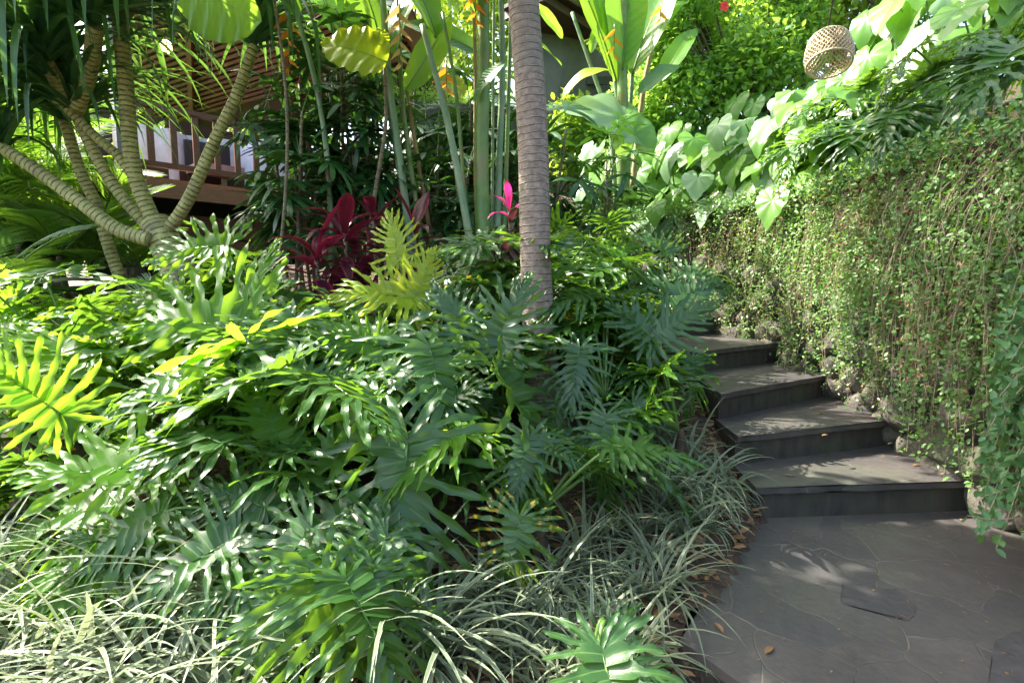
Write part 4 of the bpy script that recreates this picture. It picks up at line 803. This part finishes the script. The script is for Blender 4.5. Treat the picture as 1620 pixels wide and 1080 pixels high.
for x, y, lb in [(2.95, 4.5, 'dark cut leaf philodendron on the wall top below the rattan shade'), (3.05, 3.7, 'glossy cut leaf philodendron on the wall top right of the rattan shade'), (3.3, 3.1, 'cut leaf philodendron on the wall top at the right edge'), (2.9, 5.0, 'dark cut leaf philodendron under the taro leaves on the wall top')]:
    phil_plant(x, y, lb, [], 13, (.3, .6), (.32, .5), None, G2, (100, 330), (0, 70), gz(x, y))

# ------------------------------------------------------------------ shrubs and background trees
def leafy(mb, centres, n, size, spread, droop=.2):
    pos = []
    for c, r_ in centres:
        v = rng.normal(0, 1, (n, 3)); v /= np.linalg.norm(v, axis=1)[:, None]; pos.append(np.array(c)+v*(np.array(r_)*rng.uniform(.45, 1.05, (n, 1))))
    pos = np.concatenate(pos); d = rng.normal(0, 1, pos.shape); d[:, 2] -= droop
    L = size*rng.uniform(.6, 1.3, len(pos)); small_leaves(mb, pos, d, rng.normal(0, .6, pos.shape)+np.array([-.2, -.3, 1]), L, L*spread)
def shrub(name, x, y, label, cat, blobs, n, size, mat, spread=.3, group=None, z=None):
    g = gz(x, y) if z is None else z; t = thing(name, (x, y, g), label, cat, group); mb = MB()
    tw = MB()
    for c, r_ in blobs:
        tube(tw, bez([(x+U(-.1, .1), y+U(-.1, .1), g-.05), ((x+c[0])/2, (y+c[1])/2, lerp(g, c[2], .6)), c], 8), np.linspace(.03, .008, 8), 6)
    leafy(mb, blobs, n, size, spread); mb.build('foliage', mat, t); tw.build('branches', M['bark'], t); return t
bl = []
for k in range(64):
    px, py = U(1000, 1300), U(-70, 225); 
    if py > 235-(px-1000)*.55: py -= 70
    bl.append((tuple(P(px, py, U(7.0, 8.2))), (U(.3, .5),)*3))
shrub('shrub', .95, 8.3, 'dark leafy shrub against the grey villa wall behind the palm trunk', 'shrub', GREYBUSH, 330, .11, M['bgleaf'], .3)
hb = shrub('hibiscus_bush', 3.3, 7.6, 'bright small leaved hibiscus bush with a red flower above the taro', 'bush', bl, 420, .085, M['bush'], .32)
mb = MB(); c = P(1145, 12, 6.7)
for k in range(5):
    a = k*1.257; small_leaves(mb, c[None], np.array([[math.cos(a), -.4, math.sin(a)]]), np.array([[0, -1., .2]]), .07, .03)
mb.build('flower', M['redflower'], hb)
def bg_tree(x, y, h, r_, label, mat='bgleaf', n=330, size=.2, nb=22, z=None, low=.25):
    g = gz(x, y) if z is None else z; t = thing('tree', (x, y, g), label, 'tree', 'trees in the bright background'); tw = MB(); mb = MB(); bs = []
    tube(tw, bez([(x, y, g-.2), (x+U(-.3, .3), y, g+h*.4), (x+U(-.3, .3), y, g+h*.8)], 14), np.linspace(.05*h**.6, .02, 14), 9)
    for k in range(nb):
        a = U(0, 6.28); q = U(.2, 1)*r_; zz = g+h*U(low, 1); q *= 1-.5*abs((zz-g)/h-.6); c = (x+math.cos(a)*q, y+math.sin(a)*q, zz); bs.append((c, (r_*U(.25, .42),)*3))
        tube(tw, bez([(x, y, g+(zz-g)*.5), (x+math.cos(a)*q*.5, y+math.sin(a)*q*.5, g+(zz-g)*.85), c], 7), np.linspace(.03, .008, 7), 5)
    leafy(mb, bs, n, size, .32); tw.build('trunk', M['bark'], t); mb.build('crown', M[mat], t)
for x, y, h, r_, lb in [(-11, 13, 6, 3.2, 'bright leafy tree far behind the screw pine at the left'), (-14, 10, 5.5, 3, 'bright leafy tree beyond the left edge palms'), (-8.5, 17, 7, 3.5, 'pale tree glimpsed behind the balcony post'), (2.2, 12, 6.5, 2.6, 'hazy tree behind the sunlit heliconia'), (6, 11.5, 7, 3, 'tree at the top of the slope behind the hibiscus'), (9, 9, 6.5, 3, 'tree at the top right beyond the taro slope'), (-10, 9, 3.4, 2, 'low bright shrub tree behind the areca palms'), (1.2, 14, 8, 3.2, 'tall hazy tree closing the gap behind the heliconia stems'), (-2.5, 14, 7.5, 3.2, 'tall tree behind the planter wall'), (4.5, 10.5, 6, 2.6, 'tree behind the hibiscus bush on the slope'), (3, 16, 10, 4, 'tall tree closing the sky at the top middle'), (6.4, 9.5, 5.5, 2.6, 'bushy tree right behind the rattan shade on the slope'), (7.5, 13, 10, 4, 'tall tree closing the sky at the top right'), (9, 7.5, 5, 2.6, 'leafy tree at the far right top of the slope'), (-7.2, 7.6, 2.2, 1.4, 'bright bush beyond the left areca palms'), (-8.6, 9.6, 3, 1.8, 'bright bushy growth at the far left'), (-6.3, 9.8, 2.2, 1.4, 'sunlit bush below the white sky gap'), (7.5, 6.5, 4.5, 2.0, 'leafy tree above the taro at the right edge')]:
    bg_tree(x, y, h, r_, lb)

# ------------------------------------------------------------------ areca palms at the left
def areca(x, y, n, h, S, label):
    c = np.array([x, y, gz(x, y)]); t = thing('areca_palm', c, label, 'areca palm', 'areca palms at the left')
    for k in range(4):
        b = c+np.array([U(-.25, .25), U(-.25, .25), -.05]); tp = b+np.array([U(-.15, .15), U(-.15, .15), h*U(.6, 1)])
        mb = MB(); tube(mb, bez([b, (b+tp)/2, tp], 10), np.linspace(.035, .025, 10), 8); mb.build('stem', M['cane'], t)
        for j in range(n):
            az = U(0, 6.28); e = U(.25, 1.2); d = np.array([math.cos(az)*math.cos(e), math.sin(az)*math.cos(e), math.sin(e)])
            inst('frond', random.choice(PIN), frame(tp, tp+d*S*U(.8, 1.1), (-d[0]*.4, -d[1]*.4, 1)), t)
for x, y, n, h, S, lb in [(-4.6, 4.7, 6, .3, 1.2, 'feathery areca palm at the left edge behind the philodendrons'), (-4.5, 5.9, 6, .5, 1.2, 'dark areca palm under the leaning screw pine stem'), (-5.8, 6.2, 8, 1.6, 1.6, 'bright areca palm below the white sky gap'), (-6.6, 5.0, 7, 1.3, 1.5, 'areca palm at the far left edge'), (-2.75, 4.0, 3, .15, .75, 'low areca palm with a flat fan of leaflets below the screw pine')]:
    areca(x, y, n, h, S, lb)

# ------------------------------------------------------------------ pavilion with balcony
A0 = P(212, 283, 7.0); A0[2] = 2.57; uu = nrm(np.array([.68, .75, 0])); vv = np.array([-uu[1], uu[0], 0]); zz = np.array([0, 0, 1.])
def HP(u, v, z): return A0*np.array([1, 1, 0])+uu*u+vv*v+zz*z
AX = np.array([uu, vv, zz])
ho = thing('pavilion', (A0[0], A0[1], 1.4), 'brown timber pavilion with balcony and batten roof at the upper left', 'house')
mb = MB(); box(mb, HP(-.05, .1, 3.2), (.2, .2, 4.6), AX); mb.build('column', M['post'], ho, False)
mb = MB(); box(mb, HP(3.4, .1, 3.2), (.2, .2, 4.6), AX); mb.build('column', M['post'], ho, False)
mb = MB(); box(mb, HP(1.9, 2.2, 2.51), (4.6, 4.6, .1), AX); mb.build('deck', M['wood_deck'], ho, False)
mb = MB(); box(mb, HP(1.9, -.16, 2.4), (4.62, .08, .2), AX); mb.build('deck_beam', M['wood_deck'], ho, False)
mb = MB(); box(mb, HP(1.9, .3, 2.0), (4.6, .1, .3), AX); box(mb, HP(1.9, .1, 1.72), (4.6, .14, .18), AX); mb.build('lower_beam', M['wood'], ho, False)
mb = MB(); box(mb, HP(1.9, .8, 1.9), (4.6, .1, 1.2), AX); mb.build('base_wall', M['darkgap'], ho, False)
rl = thing('railing', HP(1.8, -.1, 2.57), None, None); rl.parent = ho; rl.matrix_parent_inverse = wmat(ho).inverted()
mb = MB(); box(mb, HP(1.9, -.12, 3.44), (4.0, .1, .06), AX); mb.build('top_rail', M['wood'], rl, False)
mb = MB(); box(mb, HP(1.9, -.12, 2.72), (4.0, .07, .07), AX); mb.build('bottom_rail', M['wood'], rl, False)
for k in range(15):
    mb = MB(); box(mb, HP(.18+k*.262, -.12, 3.08), (.075, .035, .66), AX); mb.build('baluster', M['wood'], rl, False)
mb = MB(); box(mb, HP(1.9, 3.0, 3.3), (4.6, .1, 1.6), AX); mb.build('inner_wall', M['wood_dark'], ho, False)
# roof underside: boards and battens on a plane falling away to the back
R1, R2, R3 = P(150, -190, 8.0), P(600, -90, 6.6), P(715, 175, 8.6); nr_ = np.cross(R2-R1, R3-R1); e_ = np.array([0, 0, H]); r4 = ray(190, 215); R4 = e_+r4*(((R1-e_)@nr_)/(r4@nr_)); print('R4', R4)
mb = MB(); nrf = nrm(np.cross(R2-R1, R4-R1)); nrf = nrf*(1 if nrf[2] > 0 else -1)
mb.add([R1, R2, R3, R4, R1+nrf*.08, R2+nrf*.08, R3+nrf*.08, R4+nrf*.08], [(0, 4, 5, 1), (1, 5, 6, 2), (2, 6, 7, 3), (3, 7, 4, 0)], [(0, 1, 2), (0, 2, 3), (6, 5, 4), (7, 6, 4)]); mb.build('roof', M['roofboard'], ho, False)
mb = MB()
for k in range(30):
    f = (k+.5)/30; beam(mb, R1+(R4-R1)*f-nrf*.05, R2+(R3-R2)*(f-.42)-nrf*.05, .05, .06, nrf)
mb.build('roof_battens', M['batten'], ho, False)
mb = MB()
for f in (.05, .38, .7, .97): beam(mb, R1+(R2-R1)*f-nrf*.11, R4+(R3-R4)*f-nrf*.11, .1, .1, nrf)
beam(mb, R2-nrf*.1, R3-nrf*.1, .05, .24, nrf); mb.build('rafters', M['wood'], ho, False)
# tiled upper side, seen only from above
dk = thing('daybed', HP(1.6, 1.5, 2.57), 'daybed with white linen behind the balcony railing', 'daybed')
mb = MB(); box(mb, HP(1.7, 1.5, 2.72), (3.2, 1.4, .28), AX); mb.build('frame', M['wood_dark'], dk, False)
mb = MB(); G = []
for i in range(30):
    for j in range(8):
        u_, v_ = i/29, j/7; G.append(HP(.1+3.3*u_, (.85 if u_ < .5 else .25)+.1*math.sin(u_*26)*.5+.06*math.sin(u_*61), 2.63+.78*v_+.02*math.sin(u_*17)))
mb.add(G, gridq(30, 8)); mb.build('linen_curtain', M['lilac'], dk)
ch = thing('lounge_chair', HP(1.15, .5, 2.57), 'low brown chair with mauve cushion seen through the railing', 'chair')
mb = MB(); box(mb, HP(1.15, .5, 2.86), (.62, .55, .1), AX); mb.build('seat', M['cushion'], ch, False)
mb = MB(); box(mb, HP(1.15, .77, 3.12), (.62, .06, .36), AX); mb.build('backrest', M['darkgap'], ch, False)
for su in (-.28, .28):
    for sv in (-.24, .24):
        mb = MB(); box(mb, HP(1.15+su, .5+sv, 2.69), (.05, .05, .24), AX); mb.build('leg', M['wood_dark'], ch, False)
lp = thing('pendant_lamp', P(263, 73, 8.2), 'small lit globe lamp hanging under the pavilion roof', 'lamp'); c = P(263, 74, 8.2)
def ball(mb, c, s): mb.add(IV*np.array(s)+np.array(c), t=IT)
mb = MB(); ball(mb, c, (.08, .08, .09)); mb.build('glass_globe', M['globe'], lp)
mb = MB(); th = np.linspace(0, 6.283, 24); tube(mb, np.stack([c[0]+.082*np.cos(th)*.6, c[1]+.082*np.cos(th)*-.8, c[2]+.093*np.sin(th)], 1), .007, 6); tube(mb, [c+[0, 0, .09], c+[0, 0, .14]], .03, 10); mb.build('strap', M['metal'], lp)
mb = MB(); tube(mb, [c+[0, 0, .1], c+[0, 0, 1.6]], .006, 6); mb.build('cord', M['cord'], lp)

# planter wall with ferns
pw = thing('planter_wall', (-.8, 7.9, 2), 'dark masonry planter wall topped with ferns behind the heliconias', 'wall')
a, b = P(625, 165, 7.6), P(835, 165, 7.9); mb = MB(); ztop = a[2]
beam(mb, np.array([a[0], a[1], 2.65]), np.array([b[0], b[1], 2.65]), .35, 2*(ztop-2.65)); mb.build('masonry', M['darkwall'], pw, False)
mb = MB()
for k in range(14):
    f = (k+.5)/14; c = np.array([lerp(a[0], b[0], f), lerp(a[1], b[1], f), ztop+.08]); leafy(mb, [(c, (.16, .16, .2))], 260, .05, .16)
ob = mb.build('fern', M['bush']); ob.name = 'fern_bed'; tag(ob, 'feathery light green ferns growing along the planter wall top', 'ferns', kind='stuff')
# grey villa part behind the palm
vl = thing('villa', (.9, 9.2, 2.5), 'grey rendered villa wall under a dark eave behind the palm trunk', 'house')
mb = MB(); a = P(868, 60, 9.0); b = P(985, 150, 9.6); 
pts = [P(842, 300, 9.0), P(985, 300, 9.6), P(985, 150, 9.6), P(972, 112, 9.55), P(945, 80, 9.4), P(905, 58, 9.15), P(842, 40, 9.0)]
off = np.array([-.2, .6, 0]); n_ = len(pts); mb.add(np.concatenate([pts, np.array(pts)+off]), [(i, (i+1) % n_, n_+(i+1) % n_, n_+i) for i in range(n_)], [(0, i, i+1) for i in range(1, n_-1)]); mb.build('wall', M['plaster'], vl, False)
mb = MB(); beam(mb, P(828, 10, 8.4), P(915, 62, 9.3), .8, .12); beam(mb, P(828, -4, 8.3), P(925, 50, 9.4), .9, .05); mb.build('eave', M['wood_dark'], vl, False)
mb = MB(); box(mb, P(952, 128, 9.3), (.5, .04, .12)); mb.build('vent', M['metal'], vl, False)

# ------------------------------------------------------------------ rattan lampshade, tree limb, stones
lc = P(1311, 80, 4.6); rl = thing('rattan_lampshade', lc, 'woven rattan dome lampshade hanging over the taro slope', 'lamp'); k_ = 4.6/F
prof = [(0, .14), (.035, .135), (.1, .13), (.155, .105), (.185, .06), (.205, .0)]; rz = .88*np.array([[.02, .205], [.1, .175], [.165, .11], [.195, 0], [.2, -.08], [.185, -.15]])
mb = MB(); tt = np.linspace(0, 1, 30); rr = np.interp(tt, np.linspace(0, 1, 6), rz[:, 0]); hh = np.interp(tt, np.linspace(0, 1, 6), rz[:, 1])
tilt = Matrix.Rotation(R(7), 3, 'Y') @ Matrix.Rotation(R(-20), 3, 'X')
def tl(p): return np.array([lc+np.array(tilt @ Vector(q)) for q in p])
for s in (-1, 1):
    for k in range(34):
        a = k/34*6.283+s*tt*1.5; tube(mb, tl(np.stack([rr*np.cos(a), rr*np.sin(a), hh], 1)), .0046, 4, 0, False)
mb.build('woven_shade', M['rattan'], rl)
for nm, r_, h_, w in (('rim', .163, -.132, .009), ('hoop', .175, -.035, .005), ('hoop', .101, .141, .005)):
    mb = MB(); th = np.linspace(0, 6.283, 40); tube(mb, tl(np.stack([r_*np.cos(th), r_*np.sin(th), 0*th+h_], 1)), w, 6, 0, False); mb.build(nm, M['rattan'], rl)
mb = MB(); tube(mb, np.concatenate([tl([(0, 0, .2)]), [lc+[.02, 0, .5], lc+[.05, 0, 1.2]]]), .006, 6); mb.build('cord', M['cord'], rl)
tr = thing('frangipani_tree', (4.6, 6.2, gz(4.6, 6.2)), 'slim dark trunk showing between taro leaves at the top right', 'tree'); q = P(1420, 0, 6.2)
mb = MB(); tube(mb, spline([(4.5, 6.2, gz(4.5, 6.2)-.1), P(1425, 120, 6.2), P(1418, 0, 6.2), P(1405, -160, 6.2)], 16), np.linspace(.1, .08, 16), 10)
tube(mb, spline([P(1408, -120, 6.2), P(1370, -190, 5.4), lc+[.05, .02, 1.2], lc+[-.5, -.3, 1.4]], 16), np.linspace(.06, .03, 16), 8); mb.build('trunk', M['bark'], tr)
mb = MB(); leafy(mb, [(P(1405, -330, 6.2), (.7, .7, .5)), (lc+np.array([-.4, 0, 1.9]), (.35, .35, .3))], 200, .2, .28); mb.build('crown', M['bush'], tr)
for c, s, lb in ((P(296, 432, 3.6), (.1, .09, .08), 'pinkish brown stone among the leaves under the screw pine'), (P(1035, 418, 5.6), (.12, .1, .1), 'pale stone at the head of the steps')):
    mb = MB(); rock(mb, (0, 0, 0), s, 900+int(c[0]*10)); o = mb.build('garden_stone', M['rock']); o.location = c; tag(o, lb, 'stone')
mb = MB(); small_leaves(mb, np.array([P(1322, 182, 4.2)]), np.array([[1, -.2, .1]]), np.array([[0, -1, .6]]), .12, .03); o = mb.build('fallen_bloom', M['shell']); tag(o, 'cream curled spathe caught among the leaves below the rattan shade', 'flower')

sh = thing('unseen_shade_tree', (-3.0, -2.0, -.4), 'unseen tree added to shade the landing and garden steps from overhead', 'tree'); mb = MB(); tw = MB(); bs = []  # out-of-view tree added for its shade, crown shaped to dapple landing and steps
tube(tw, spline([(-3, -2, -.5), (-2.6, -1.4, 2), (-1.9, .4, 4.2), (-1.2, 2.2, 4.9), (-.4, 3.8, 5.2)], 30), np.linspace(.13, .03, 30), 10)
for k in range(70):
    x_, y_ = (U(-2.3, .1), U(1.9, 4.1)) if k < 48 else (U(-.4, 1.8), U(2.1, 4.9))
    z_ = max(3.5, 1.95+.56*y_)+U(0, .8); bs.append(((x_, y_, z_), (U(.28, .5),)*3))
    tube(tw, bez([(x_*.5-.2, y_*.6+.9, 4.7), (x_*.8, y_*.9, (4.7+z_)/2+.1), (x_, y_, z_)], 6), np.linspace(.03, .008, 6), 5)
leafy(mb, bs, 125, .14, .32); tw.build('trunk', M['bark'], sh); mb.build('crown', M['bush'], sh)
